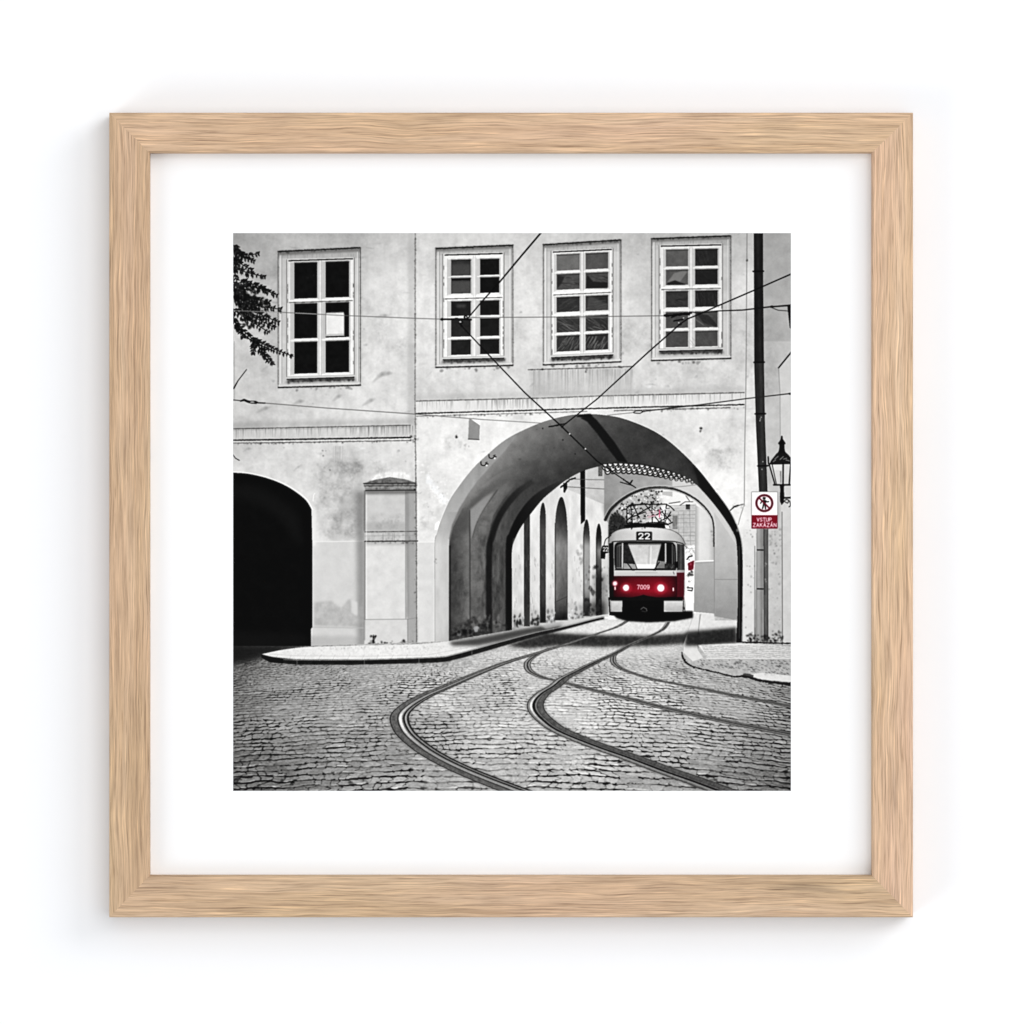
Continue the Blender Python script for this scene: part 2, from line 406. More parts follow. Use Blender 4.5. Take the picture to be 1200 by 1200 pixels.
R = window(1, (326, 422.3, 294.8, 290.3, 454.2, 451.4), (338.6, 413.2, 306.5, 441.5), [(345, 371.6), (381.6, 409)],
           [(308.6, 350.2), (356.6, 397), (401.6, 438.2)], -2.4, lambda c, r: 17)
R(382, 368.5, 403, 395.4, 226, tex=12, cell=5); R(382, 367.4, 403, 368.6, 120); R(381.4, 393, 403, 395.6, 170, a=.7)
stroke([(403.4, 368), (403.4, 394)], .6, 140)
blots(359, 322, 368, 326, 5, 1, 70, .4)
R = window(2, (510.8, 601, 291.2, 287.4, 430.6, 428.2), (521.5, 588.6, 299.8, 418.6), [(528.8, 551.8), (562.6, 585)],
           [(305.2, 323.4), (326.6, 344.4), (354, 370.6), (374.6, 395), (399.2, 416.2)], -1.8,
           lambda c, r: [62, 66, 40, 48, 42][r] if c == 0 else [26, 24, 30, 34, 34][r])
R(529, 310, 551.5, 323, 92, a=.6, soft=1); R(529, 330.5, 551.5, 344, 96, a=.6, soft=.6); R(529.5, 327, 551.5, 329, 12)
blots(566, 306, 583, 322, 10, 1.4, 60, .4); R(535, 357, 546, 361, 110, a=.5, soft=1)
R = window(3, (636.7, 727.6, 286.8, 281.2, 427.6, 424), (648.4, 716.4, 296.4, 416.2), [(652.4, 679.2), (686.4, 712.6)],
           [(299.2, 317.6), (322.2, 340), (349.2, 366.2), (372.4, 390), (394.4, 412.4)], -3.2,
           lambda c, r: [112, 88, 62, 66, 62][r] if c == 0 else [92, 84, 58, 60, 56][r], rv=2.2)
R = window(4, (763.6, 856.4, 279.8, 276.4, 422.6, 420), (775, 844.8, 289.4, 408.6), [(780.4, 806.4), (814.6, 841)],
           [(293.4, 312.6), (317, 334.4), (342, 360.6), (366.6, 384.8), (389.4, 407.2)], -1.6,
           lambda c, r: [100, 96, 66, 84, 82][r] if c == 0 else [52, 44, 48, 80, 86][r], rv=2.2)
# reflections of roofs and branches in the panes
def refl(x0, y0, x1, y1, n, tone, ang, a=.5, w=.8):
    cl = np.zeros((NW, NW), np.float32); s = bbox([(x0, y0), (x1, y1)], 0); cl[s] = 1
    for _ in range(n):
        cx, cy = RNG.uniform(x0, x1), RNG.uniform(y0, y1); L = RNG.uniform(3, 9); an = ang + RNG.uniform(-.3, .3)
        stroke([(cx - L * math.cos(an), cy - L * math.sin(an)), (cx, cy + RNG.uniform(-1, 1)), (cx + L * math.cos(an), cy + L * math.sin(an))], w * RNG.uniform(.5, 1.5), tone, a=a, clip=cl)
def clipbox(x0, y0, x1, y1):
    cl = np.zeros((NW, NW), np.float32); s = bbox([(x0, y0), (x1, y1)], 0); cl[s] = 1; return cl
for (x0, x1) in ((652.6, 679), (686.6, 712.4)):
    refl(x0, 372, x1, 388, 16, 118, .45, .5); refl(x0, 394, x1, 410, 22, 128, -1.0, .5); refl(x0, 350, x1, 364, 8, 100, -.4, .4)
    refl(x0, 323, x1, 338, 10, 50, .2, .5)
fill([(688, 322), (695, 330), (712, 331), (712, 338), (686.6, 338)], 36, a=.85, soft=.3)
fill([(653, 323), (662, 324), (658, 332), (653, 338)], 40, a=.7, soft=.5)
fill([(690, 346), (712, 356), (712, 364), (687, 364)], 100, a=.5, soft=.6)
fill([(781, 332), (790, 320), (800, 317.5), (806, 318), (797, 330), (800, 334)], 140, a=.6, soft=.4)
fill([(782, 331.5), (791, 328.5), (803, 333), (803, 334), (782, 334)], 25, a=.8, soft=.3)
refl(815, 294, 840, 311, 16, 80, 1.2, .35, .6); refl(815, 343, 840, 359, 26, 90, 1.4, .4, .5); refl(815, 367, 840, 384, 7, 120, .5, .5)
fill([(816, 367), (830, 369), (840, 380), (840, 384), (824, 378)], 45, a=.7, soft=.5)
refl(781, 343, 806, 359, 8, 40, .1, .4); refl(781, 390, 840, 406, 12, 104, .8, .3)
# ---------- main archway: everything seen inside is drawn through its outline
RA = region('printed_archway'); RC = region('printed_courtyard_wall')
outer = spline([(509.3, 752.5), (509.2, 690), (509.3, 636), (512, 625), (516.7, 610), (525.8, 588.5), (535, 573.7), (553.3, 550), (571.7, 532.2), (590, 517), (608.3, 506.4), (635.8, 494.6), (663, 487.4), (683, 485.2), (705, 486), (730, 490.4), (760, 502), (780, 514), (800, 531), (820, 552), (840, 578), (856, 601), (866, 624), (870, 652), (870, 700), (869, 753)], 8)
inner = spline([(600, 742), (600, 680), (600, 645), (604.7, 629), (612, 615.5), (626.7, 596), (636, 585), (645, 577), (663.3, 562.8), (681.7, 552.6), (700, 547), (712, 544.6), (736, 543), (760, 545.6), (785, 552), (812, 565.5), (822, 574), (836, 590), (848, 606), (858, 622), (863.5, 640), (864.8, 700), (862.6, 753)], 8)
full = (slice(0, NW), slice(0, NW))
CO = pmask(outer, full).astype(np.float32); CI = pmask(inner, full).astype(np.float32)
stroke(outer, 1.6, 232, a=.8)
ax = lambda X, Y: np.interp(X, [509, 560, 610, 660, 700, 760, 820, 850, 870], [150, 146, 128, 112, 88, 66, 60, 48, 26])
def vault(X, Y):
    b = ax(X, Y) + 0 * Y
    # the vault darkens with its depth below the front lip
    yo = np.interp(X, [p[0] for p in outer], [p[1] for p in outer])
    d = np.clip((Y - yo) / 60, 0, 1.2)
    s = np.where(X < 700, 1., np.interp(X, [700, 760], [1., .25]))
    return b * (1 - .36 * d * s) + np.interp(X, [715, 800], [0., 1.]) * 10 * np.clip(d * 3, 0, 1) - 18 * np.clip((X - 790) / 50, 0, 1)
fill(outer, vault, rid=RA, tex=12, cell=10)
for _ in range(60):
    x = RNG.uniform(600, 830); y0 = np.interp(x, [t[0] for t in outer], [t[1] for t in outer]); blots(x, y0 + 4, x + 2, y0 + 48, 1, RNG.uniform(.4, 1.6), RNG.choice([30, 120, 50]), .25)
FX = lambda a, b: (CO * np.clip((b - _g[None, :]) / (b - a), 0, 1) ** .8).astype(np.float32)
C1, C2, C3 = FX(562, 604), FX(585, 634), FX(606, 662)
# left-hand wall of the passage: piers and recesses
V = lambda x0, x1, y0, y1, t, **k: rect(x0, y0, x1, y1, t, clip=CO, **k)
fill([(526, 760), (526, 640), (531, 618), (542, 596), (553, 581), (568, 566.5), (582.7, 556), (600, 548), (610, 560), (590, 585), (578, 604), (570, 640), (570, 760)],
     lambda X, Y: np.clip(72 + (X - 526) * 1.6 + 0 * Y, 60, 112) + np.clip((640 - Y) / 90, -.3, 1) * 10, soft=.35, tex=12, cell=6, clip=C1)
fill([(532, 622), (542, 600), (556, 583), (572, 569), (592, 556), (606, 552), (596, 566), (574, 583), (556, 604), (546, 625)], 82, a=.7, soft=2.5, clip=C1)
# pointed spandrel of the recess
fill([(550, 598), (551, 615), (553.6, 631), (558, 616), (566, 600), (580, 575), (566, 584)], 142, a=.85, soft=1.2, clip=C1)
fill([(553, 632), (558, 616), (567, 598), (585, 572), (598, 562), (588, 584), (577, 604), (570, 630), (569.8, 760), (551, 760), (550.5, 640)], lambda X, Y: 106 - (Y > 700) * 6 + 0 * X, soft=.5, tex=14, cell=5, clip=C1)
stroke([(550.3, 598), (550.6, 632), (551, 745)], 1., 44, a=.8, soft=.3)
stroke([(553.6, 630), (558, 615), (567, 597), (583, 574)], .9, 62, a=.7, soft=.4, sp=True)
# second pier with its dark reveal
fill(spline([(570, 760), (569.6, 652), (573, 630), (580, 608), (592, 588), (606, 573), (622, 562)], 6) + spline([(628, 566), (612, 577), (597, 594), (586, 612), (579.5, 632), (577, 652), (577, 760)], 6), 34, soft=.7, clip=C2)
fill(spline([(577, 760), (577, 652), (580, 632), (587, 611), (598, 593), (613, 576), (632, 563)], 6) + spline([(640, 570), (622, 583), (606, 604), (597, 624), (593, 645), (593, 760)], 6), lambda X, Y: 92 - 12 * ((X - 577) / 20) + 0 * Y, soft=.8, tex=16, cell=4, stretch=3, clip=C2)
fill(spline([(593, 760), (592.8, 645), (597, 624), (607, 603), (622, 584), (640, 571), (660, 562)], 6) + spline([(660, 565), (645, 577), (627, 596), (612, 615.5), (604.7, 629), (600, 645), (600.4, 760)], 6), 20, soft=.5, clip=C3)
stain(553, 600, 600, 742, .28, 5, -.1, 3.)
stain(527, 640, 552, 742, .2, 7, 0, 2.)
# lit outer jamb and lip of the arch
lip = [(509.3, 753), (509.3, 636), (512, 625), (516.7, 610), (525.8, 588.3), (535, 573.7), (553.3, 549.8), (571.7, 532.4), (590, 517.5), (606, 510), (592, 528), (576, 545), (560, 563), (549, 578), (538, 596), (529.6, 615), (526, 632), (525.6, 752)]
fill(lip, lambda X, Y: np.clip(np.interp(Y, [510, 560, 620, 640, 750], [134, 150, 170, 192, 188]) + (517 - X) * (Y > 600) * .7, 90, 214), soft=.5, tex=12, cell=7, stretch=3, clip=CO)
stroke([(525.7, 632), (525.7, 752)], .9, 214, a=.7)
stroke([(527.2, 640), (527.2, 752)], 1.8, 30, a=.85, soft=.5)
stroke([(509.4, 636), (509.6, 752)], .8, 150, a=.6)
blots(509.5, 654, 511.5, 662, 4, .9, 60, .7); blots(487, 660, 489, 664, 2, .8, 30, .9)
# crumbling plaster along the foot of the passage wall
fill([(527, 748), (527, 738), (545, 728), (556, 722), (562, 728), (572, 724), (576, 742), (570, 746)], 64, a=.8, soft=1, clip=CO, tex=50, cell=3)
for _ in range(22):
    x = RNG.uniform(534, 572); blots(x, 744 - (x - 530) * .3, x + 2, 746 - (x - 530) * .3 + 2, 1, 2.2, RNG.choice([20, 140, 160, 30]), .8, asp=1.4)
blots(530, 738, 568, 746, 16, 1.6, 24, .9); blots(548, 722, 590, 742, 26, 1.8, 130, .5, asp=1.8); blots(580, 728, 594, 738, 10, 1.4, 40, .8)
# crown stripe, hooks, bolts
fill([(680.5, 490), (692, 486.4), (698, 491), (704, 498), (720, 518), (736, 542.6), (726, 543), (712, 525), (699, 507), (688, 494)], 22, a=.95, soft=.3, clip=CO)
fill([(675, 488.4), (679, 486), (692, 484.8), (694.6, 487.4), (684, 489.2)], 18, soft=.2)
for cx, cy in ((575, 534.6), (565.6, 543)):
    stroke([(cx - 2, cy - 2), (cx - 1.6, cy + 1.6), (cx + 1.8, cy + 2.6), (cx + 4.4, cy + .4), (cx + 6.4, cy + .8)], 1., 18, sp=True)
    ell(cx + 4.8, cy + 2.6, 1., .8, 240); stroke([(cx + 3.2, cy - .6), (cx + 5.4, cy - 1.4)], .8, 20)
for p in ((636, 502), (659.6, 515.6), (674, 532)): ell(p[0], p[1], .8, .9, 40)
# right lip: dark edge strip
fill(spline([(812, 545), (840, 579), (856, 602), (866, 625), (869.6, 652), (869.6, 753)], 6) + [(863.2, 753)] + spline([(865, 700), (863.8, 640), (858, 622), (848, 606), (836, 590), (820, 572)], 6), 24, a=.8, soft=.6)
stroke([(866.2, 640), (866.4, 748)], .8, 96, a=.8)
stroke(spline([(840, 578), (856, 601), (866, 624), (870.2, 652), (870.2, 700), (869.4, 752)], 6), .8, 130, a=.6, off=-.6)
# cracks right of the arch
stroke([(855, 599), (860, 594), (866, 592), (872, 590.6)], [.7, 2., 1.2, .9], 50, rough=.5); blots(858, 590, 873, 596, 9, 1.1, 80, .6)
stroke([(872, 592), (868, 604), (865, 615)], .7, 90, a=.8)
blots(858, 575, 876, 625, 18, 2.2, 236, .45); blots(862, 590, 884, 640, 14, 1.2, 150, .45)

# ---------- seen through the arch: the courtyard beyond
def I(pts, tone, **k): fill(pts, tone, clip=CI, **k)
def IR(x0, y0, x1, y1, tone, **k): I([(x0, y0), (x1, y0), (x1, y1), (x0, y1)], tone, **k)
fill(inner, 228, tex=6, cell=8, rid=RC)
# long wall on the left
I([(600, 745), (600, 540), (664, 560), (664, 572), (708, 591), (713, 600), (713, 726)], lambda X, Y: 211 - np.clip((Y - 640) * .14, 0, 14) + 0 * X, tex=20, cell=5, stretch=3)
I([(662, 572), (662, 540), (710, 540), (710, 592)], lambda X, Y: 196 - (X - 662) * .3 + 0 * Y, tex=14, cell=5)
IR(701, 546, 706, 558, 60, a=.7, tex=40, cell=1)
def niche(xl, xr, ytop, ybot, f, lean=0):
    xm = (xl + xr) / 2; h = (xr - xl)
    p = [(xl, ybot)] + spline([(xl, ytop + h * 2.6), (xl + h * .1, ytop + h * 1.2), (xm - h * .18, ytop + h * .25), (xm + h * .02, ytop), (xm + h * .2, ytop + h * .25), (xr - h * .1, ytop + h * 1.2), (xr, ytop + h * 2.6)], 5) + [(xr, ybot)]
    I(p, f, tex=13, cell=3, stretch=3)
    I([(p[0][0], ybot), (xl, ytop + h * 2), (xl + 1.2, ytop + h * 2), (xl + 1.2, ybot)], 40, a=.5)
niche(614, 621, 575, 734, 62)
niche(632.6, 639.8, 589, 730, lambda X, Y: np.interp(Y, [589, 620, 700, 730], [38, 84, 70, 24]) + 0 * X)
niche(650, 665.2, 582.4, 727, lambda X, Y: np.interp(Y, [582, 610, 640, 670, 700, 715, 727], [44, 66, 132, 112, 96, 70, 20]) + (X - 657) * -1.2)
niche(683.4, 691.2, 608.6, 722, lambda X, Y: np.interp(Y, [608, 625, 640, 690, 722], [30, 70, 150, 140, 50]) + 0 * X)
niche(698.4, 705, 613.6, 722, lambda X, Y: np.interp(Y, [613, 630, 645, 680, 722], [16, 40, 120, 60, 20]) + 0 * X)
# damp and fallen plaster
for _ in range(70):
    x = RNG.uniform(601, 682); yb = 737 - (x - 601) * .14
    if 650 < x < 665 or 614 < x < 621 or 632 < x < 640: continue
    blots(x, yb - RNG.uniform(2, 22), x + 1, yb, 1, RNG.uniform(1, 2.2), RNG.choice([60, 95, 120, 235]), .55, asp=1.8)
for x0, x1, yb in ((601, 614, 736), (621, 632.5, 734), (640, 650, 731), (665.4, 683.6, 727)):
    IR(x0, yb - 20, x1, yb, 150, a=.35, soft=2.)
    for _ in range(int((x1 - x0) * 1.5)):
        x = RNG.uniform(x0, x1); blots(x, yb - RNG.uniform(3, 17), x + .5, yb - 2, 1, RNG.uniform(.9, 2.), RNG.choice([26, 50, 100, 232]), .75, asp=2.)
for _ in range(60):
    x = RNG.uniform(602, 683); y = RNG.uniform(650, 712); stroke([(x, y), (x + RNG.uniform(-.6, .6), y + RNG.uniform(2, 7))], .8, 130, a=.4, clip=CI)
for xs in ((602, 604), (608, 610), (623, 625), (628, 631)):
    for _ in range(6): blots(xs[0], 720, xs[1], 733, 1, 1.4, 30, .8, asp=2)
for _ in range(70):
    x = RNG.uniform(684, 713); y = RNG.uniform(660, 724); blots(x, y, x + 1, y + 1, 1, RNG.uniform(1, 2.8), RNG.choice([30, 20, 60, 200, 150]), .6, asp=1.6)
IR(696, 672, 713, 722, 26, a=.45, soft=3); IR(684, 705, 713, 724, 24, a=.5, soft=3)
blots(676, 638, 684, 660, 14, 1.3, 120, .5, asp=2)
stroke([(650, 706), (664.6, 699)], .7, 60, a=.8)
stroke([(713.2, 610), (713.4, 722)], 1.6, 70, a=.7)
IR(708, 560, 716, 722, 190, a=.35, soft=2)
# downpipe, bracket
fill([(680, 551), (685.6, 550), (685.6, 610), (680.6, 614.6)], 16, rid=RC, clip=CI)
stroke([(664, 561.2), (690, 562), (760, 563)], .8, 100, clip=CI); stroke([(664, 570.4), (700, 572.6), (745, 575)], .8, 90, clip=CI)
fill([(660, 566), (664.6, 566.6), (664.6, 572), (662, 577.5), (660.4, 577)], 14); stroke([(657, 571), (668, 562), (674, 560)], 1.8, 22, rough=.5)
# far gable with the second arch
I([(708, 540), (815, 560), (870, 600), (870, 730), (836, 720), (712, 612), (708, 606)], lambda X, Y: np.interp(X, [708, 750, 788, 800, 870], [138, 152, 158, 186, 184]) + 0 * Y, tex=14, cell=7)
I([(788, 562), (815, 566), (840, 588), (864, 640), (837, 640), (830, 598), (806, 578), (788, 571)], 196, tex=5, cell=5)
I([(706, 592), (720, 580), (718, 592), (709, 610)], 120, a=.6, soft=1.5)
arch2 = spline([(713, 722), (713, 640), (713.5, 612), (718, 600), (731, 587), (748, 577.6), (766, 574), (785, 574.6), (803, 580.6), (818, 590.6), (829, 603), (834.6, 617), (836, 640), (836, 718)], 6)
I(arch2, 226, tex=10, cell=4)
CA2 = pmask(arch2, full).astype(np.float32)
# trees beyond
def A2(pts, tone, **k): fill(pts, tone, clip=CA2, **k)
A2([(712, 640), (712, 605), (730, 586), (752, 577), (772, 575), (776, 590), (772, 604), (755, 612), (740, 622), (725, 632)], 120, a=.55, soft=2)
for _ in range(420):
    x = RNG.uniform(713, 776); y = RNG.uniform(575, 632)
    if y > 596 + (776 - x) * .5: continue
    dark = RNG.rand() < (.8 if x < 740 else .62)
    s = bbox([(x - 3, y - 3), (x + 3, y + 3)], 1)
    r = RNG.uniform(.6, 1.7)
    p = [(x + r * RNG.uniform(.4, 1.3) * math.cos(t), y + r * RNG.uniform(.4, 1.2) * math.sin(t)) for t in np.arange(0, 6.2, .9)]
    A2(p, (RNG.uniform(12, 60) if dark else RNG.uniform(205, 250)), a=.85)
A2([(712, 640), (712, 606), (722, 600), (732, 607), (738, 616), (726, 630)], 26, a=.8, soft=1.4, tex=30, cell=2)
# building beyond
A2([(782, 594), (816, 590), (816, 648), (784, 648)], 200, tex=6, cell=4)
A2([(776, 576), (788, 576), (788, 582), (776, 580)], 150, a=.6)
for y in (592.6, 598.8, 603.4, 624, 628, 634): stroke([(782, y), (815, y - .4)], .7, 130, a=.8, clip=CA2)
A2([(788, 604), (794, 604), (794, 620), (788, 620)], 90, a=.8, tex=30, cell=1.5); A2([(797, 606), (807, 606), (807, 622), (797, 622)], 190, a=.8)
A2([(803.6, 591), (808.6, 591), (808.6, 597), (803.6, 597)], 40, tex=20); stroke([(808, 597), (809.4, 640)], .9, 150, clip=CA2)
stroke([(784, 590), (797, 588)], .9, 60, clip=CA2); stroke([(797, 592), (803, 588), (812, 588)], .9, 70, clip=CA2); stroke([(803, 580), (808, 587)], .8, 60, clip=CA2)
A2([(802, 640), (816, 638), (816, 722), (800, 722)], 246)
for _ in range(26):
    x = RNG.uniform(804, 815); y = RNG.uniform(640, 650); stroke([(x, y), (x + RNG.uniform(-1.5, 1.5), y + RNG.uniform(1, 3))], .6, 120, a=.6, clip=CA2)
# passers-by beyond the tram
for _ in range(24): blots(804.5, 650, 812, 700, 1, 1.1, RNG.choice([40, 90, 150, 60]), .8)
A2([(803, 693), (812.6, 693), (812.6, 716), (803, 716)], 234)
A2([(806, 660), (812, 657), (813.6, 657), (812.6, 668), (806.6, 668.6)], (112, 22, 42)); blots(809, 660, 811, 662, 2, .9, (210, 170, 180), .8)
stroke([(805, 655.6), (807.6, 652.4), (811, 651.6)], 1.4, 25, clip=CA2); blots(805, 659, 807, 668, 4, .8, 30, .9)
blots(805.5, 669, 811.5, 678, 9, 1.5, 20, .9); blots(806, 680, 811, 682, 4, 1., 30, .9); stroke([(805.4, 689), (811.6, 689), (811, 692.4), (806, 691.6)], 1.1, 25)
blots(810, 668, 813, 671, 3, 1., 235, .9)
A2([(784, 596), (816, 592), (816, 640), (784, 640)], 150, a=.3, tex=60, cell=2)
for y in (608, 613, 618, 638, 643): stroke([(784, y), (814, y - .6)], .6, RNG.choice([110, 150]), a=.6, clip=CA2)
for x in (786, 795, 801): stroke([(x, 600), (x + .4, 636)], .6, 120, a=.6, clip=CA2)
# right-hand pier of the second arch
I([(815, 592), (826, 598), (835, 614), (837, 640), (837, 719), (813, 717)], lambda X, Y: np.where(Y < 658, np.interp(X, [815, 820, 830, 837], [165, 214, 206, 170]), 166 - (Y - 658) * .4), tex=6, cell=5)
stroke([(815, 658), (836, 657)], 1.3, 240, clip=CI); stroke([(815, 660), (836, 659)], .8, 140, a=.7, clip=CI)
I([(837, 600), (864, 640), (864.6, 726), (838, 727)], lambda X, Y: np.interp(Y, [600, 660, 679, 726], [188, 174, 164, 138]) + 0 * X, tex=8, cell=7)
stroke([(838, 679), (864, 679)], .7, 120, a=.8, clip=CI); stroke([(837, 640), (837.4, 722)], .9, 110, a=.7, clip=CI)
stroke(spline([(709.4, 609), (716, 597), (730, 584.6), (748, 575.2), (766, 571.6), (786, 572.2), (804, 578.4), (820, 588.6), (831, 601), (836, 614), (836.6, 640)], 6), [3.6 - i * .036 for i in range(61)], 46, clip=CI, rough=.3)
stroke(spline([(709.4, 609), (716, 597), (730, 584.6), (748, 575.2), (766, 571.6), (786, 572.2), (804, 578.4), (820, 588.6), (831, 601), (836, 614), (836.6, 640)], 6), .7, 205, a=.7, clip=CI, off=-2.2)
blots(833.6, 622, 836, 636, 4, 1.2, 90, .7); blots(824, 702, 836, 716, 10, 1.6, 150, .5)
# scalloped tiles of the far roof
RT = region('printed_roof_tiles')
fill([(709, 544), (724, 540.6), (752, 543), (775, 548), (800, 557), (813, 566), (800, 562), (770, 559), (740, 555), (708, 552)], 50, rid=RT, tex=20, cell=2)
for row, (yo, dx0) in enumerate(((0, 0), (5.4, 3.1))):
    for k in range(17):
        x = 709 + k * 6.2 + dx0
        if x > 812: continue
        sc_ = lerp(x, [709, 760, 812], [1.1, 1., .55])
        y = lerp(x, [709, 724, 752, 775, 800, 815], [547, 545.6, 547.6, 552, 559, 566]) + yo * lerp(x, [709, 790, 812], [1, .85, .2])
        fill([(x - 3 * sc_, y - 2.6 * sc_), (x + 3 * sc_, y - 2.2 * sc_), (x + 2.8 * sc_, y + .4 * sc_), (x + 1.4 * sc_, y + 2.4 * sc_), (x - .4 * sc_, y + 2.4 * sc_), (x - 2.6 * sc_, y + .2 * sc_)], RNG.uniform(215, 245), rid=RT)
        stroke([(x - 3 * sc_, y - 2.8 * sc_), (x - 1.2 * sc_, y + .3), (x + 1 * sc_, y + .2), (x + 3 * sc_, y - 2.6 * sc_)], 1.2 * sc_, 34, sp=True)
        stroke([(x - 3.1 * sc_, y), (x - 1.6 * sc_, y + 3 * sc_), (x + 1.2 * sc_, y + 3.1 * sc_), (x + 3 * sc_, y + .4)], 1.1 * sc_, 36, sp=True)

# ---------- ground
RS = region('printed_street'); RV = region('printed_pavement'); RV2 = region('printed_pavement', 1)
gp = [(273, 757), (364, 757), (509, 752), (526, 751), (601, 738), (713, 722), (812, 720), (838, 722), (863, 727), (863, 753), (927, 756), (927, 927), (273, 927)]
sl = bbox(gp, 0); gm = pmask(gp, sl)
h, w = gm.shape
GX = np.broadcast_to(_g[sl[1]][None, :], gm.shape); GY = np.broadcast_to(_g[sl[0]][:, None], gm.shape)
YH = 640.
d = np.maximum(GY - YH, 20)
wx = fbm(h, w, 12, 46, 3); wy = fbm(h, w, 10, 30, 3); wf = fbm(h, w, 2.2, 5, 2)
lean = (GX - 480) * .016
slp = np.interp(GX, [273, 500, 760, 927], [.030, .012, -.02, -.05]) * (GX - 600)
v = 10200. / (d + slp + wy * 2.6 + wf * .42)
row = np.floor(v); fr = v - row
rr = np.sin(row * 12.9898) * 43758.5; rr = rr - np.floor(rr)
u = (GX - 560) / d * 18. + rr * 7 + wx * 1.6 + wf * .25
col = np.floor(u); fu = u - col
hsh = np.sin(row * 78.233 + col * 37.719) * 43758.5; hsh = hsh - np.floor(hsh)
hs2 = np.sin(row * 21.17 + col * 91.73) * 24634.6; hs2 = hs2 - np.floor(hs2)
ed = np.clip((d - 120) / 160, 0, 1)
jr = np.minimum(fr, 1 - fr); jc = np.minimum(fu, 1 - fu)
wj = .135 + .16 * fbm(h, w, 1.4, 7, 2) + .12 * (hs2 - .5)
mj = np.clip((wj - jr) * 9 + .2, 0, 1) * np.clip(.1 + hsh * 1.2, 0, 1)
mc = np.clip((.085 + .05 * wf - jc) * 12 + .3, 0, 1) * np.clip(hs2 * 1.5 - .15, 0, 1)
knot = np.clip((.26 - jr) * 6, 0, 1) * np.clip((.20 - jc) * 8, 0, 1) * (hsh > .2)
joint = np.clip(np.maximum(mj * .95, mc * .55) + knot * .95, 0, 1)
rowtone = np.sin(row * 3.77) * 43758.5; rowtone = rowtone - np.floor(rowtone)
big = fbm(h, w, 26, 60, 3); fine = fbm(h, w, 1.1, 2.4, 2)
light = np.interp(GX, [273, 330, 420, 520, 620, 760, 860, 927], [134, 148, 164, 182, 200, 198, 180, 160])
light = light - np.clip((GY - 850) / 77, 0, 1) * np.interp(GX, [273, 420, 600, 760, 927], [22, 14, 10, 20, 36]) - np.clip((800 - GY) / 45, 0, 1) * np.interp(GX, [273, 330, 420], [34, 14, 0])
stone = light + big * 24 + (hsh - .5) * 24 + fine * 24 + np.clip(.30 - fr, 0, .3) * 40 - np.clip(fr - .68, 0, .3) * 55
con = np.interp(GX, [273, 420, 560, 720, 927], [1.2, 1.2, 1.0, 1.05, 1.25]) * np.interp(GY, [740, 765, 800, 927], [.12, .55, .95, 1.1])
patch = np.clip(.75 + fbm(h, w, 16, 40, 3) * .9, .35, 1.1)
jj = np.clip(joint * con * patch, 0, 1)
g = stone * (1 - jj) + 18 * jj
hl = np.clip((.07 - np.abs(fr - .19)) * 20, 0, 1) * np.clip(hs2 * 2 - .8, 0, 1)
g = g + hl * 72 * con
put(sl, gm, lambda X, Y: g, 1., RS)
# bright setts in front of the tram, cast shade of the arch
fill([(640, 746), (700, 729), (735, 727), (812, 722), (812, 742), (700, 746)], 214, a=.85, soft=2, tex=22, cell=2)
fill([(560, 770), (640, 757), (700, 757), (800, 757), (800, 766), (640, 775)], 212, a=.35, soft=4)
fill([(592, 757), (640, 741), (700, 744), (760, 745), (806, 742), (806, 754), (760, 757), (700, 758), (650, 757), (620, 760)], 48, a=.92, soft=2.0, tex=20, cell=3)
fill([(273, 755), (364, 755), (330, 764), (310, 769), (290, 775), (273, 778)], 22, a=.85, soft=3.5)
# ---------- pavements
top = [(306.6, 766.6)] + spline([(320, 763.6), (336, 760.8), (364, 758), (427, 756.5), (487, 755), (526, 751.4), (560, 747), (601, 738.5), (650, 730), (700, 721.5), (713, 719.5)], 6)
lowt = spline([(713, 722), (700, 723.6), (663, 733), (626.7, 740.8), (590, 750.6), (553, 761), (530, 767), (516.7, 769.4), (480, 771), (420, 772.6), (348, 772.4), (318, 769.6)], 6) + [(306.6, 767)]
fill(top + lowt, lambda X, Y: np.interp(X, [307, 480, 560, 600, 640, 700], [224, 222, 210, 190, 176, 196]) + 0 * Y, rid=RV, tex=12, cell=2.5)
blots(330, 759, 520, 768, 260, .6, 150, .45); blots(380, 757.5, 520, 761, 120, .6, 110, .5)
for xk in range(322, 560, 17): stroke([(xk, 773), (xk + 3 + RNG.uniform(-1, 1), 767)], .5, 150, a=.55)
stroke([(316, 766.4), (350, 768.6), (430, 769), (500, 767.6), (548, 759)], .5, 165, a=.6)
fill([(526, 752), (560, 747), (601, 739), (660, 729), (655, 738), (626, 742), (590, 751), (560, 757), (530, 757)], 50, a=.82, soft=1.8)
fill([(630, 731), (700, 721), (700, 724), (640, 737)], 200, a=.6, soft=1)
kerb = [(713, 722.4), (700, 724), (663, 733.4), (626.7, 741.2), (590, 751), (553, 761.4), (530, 767.4), (516.7, 769.8), (480, 771.4), (420, 773), (348, 773), (315, 771), (307, 768)]
kw = [3, 3.4, 4, 5, 6, 6.4, 6.4, 6.2, 6, 5.8, 6, 6, 3]
kb = [(x, y + wd) for (x, y), wd in zip(kerb, kw)][::-1]
fill(spline(kerb[:-2], 5) + [(318, 769.8), (306.4, 766.8), (306.4, 770.4), (317, 776)] + spline(kb[2:], 5), 34, rid=RV, tex=16, cell=3, soft=.2)
stroke([(p[0], p[1] + .4) for p in spline(kerb, 5)], .8, 215, a=.6)
fill([(306.4, 766.6), (316, 769.6), (332, 772.2), (332, 777.8), (316, 776), (306.6, 770.6)], 26, rid=RV)
for x, y in ((348, 774), (427, 774), (491, 772), (553, 763)): stroke([(x, y), (x, y + 5)], .9, 120, a=.8)
blots(340, 777, 540, 780, 24, 1., 60, .7)
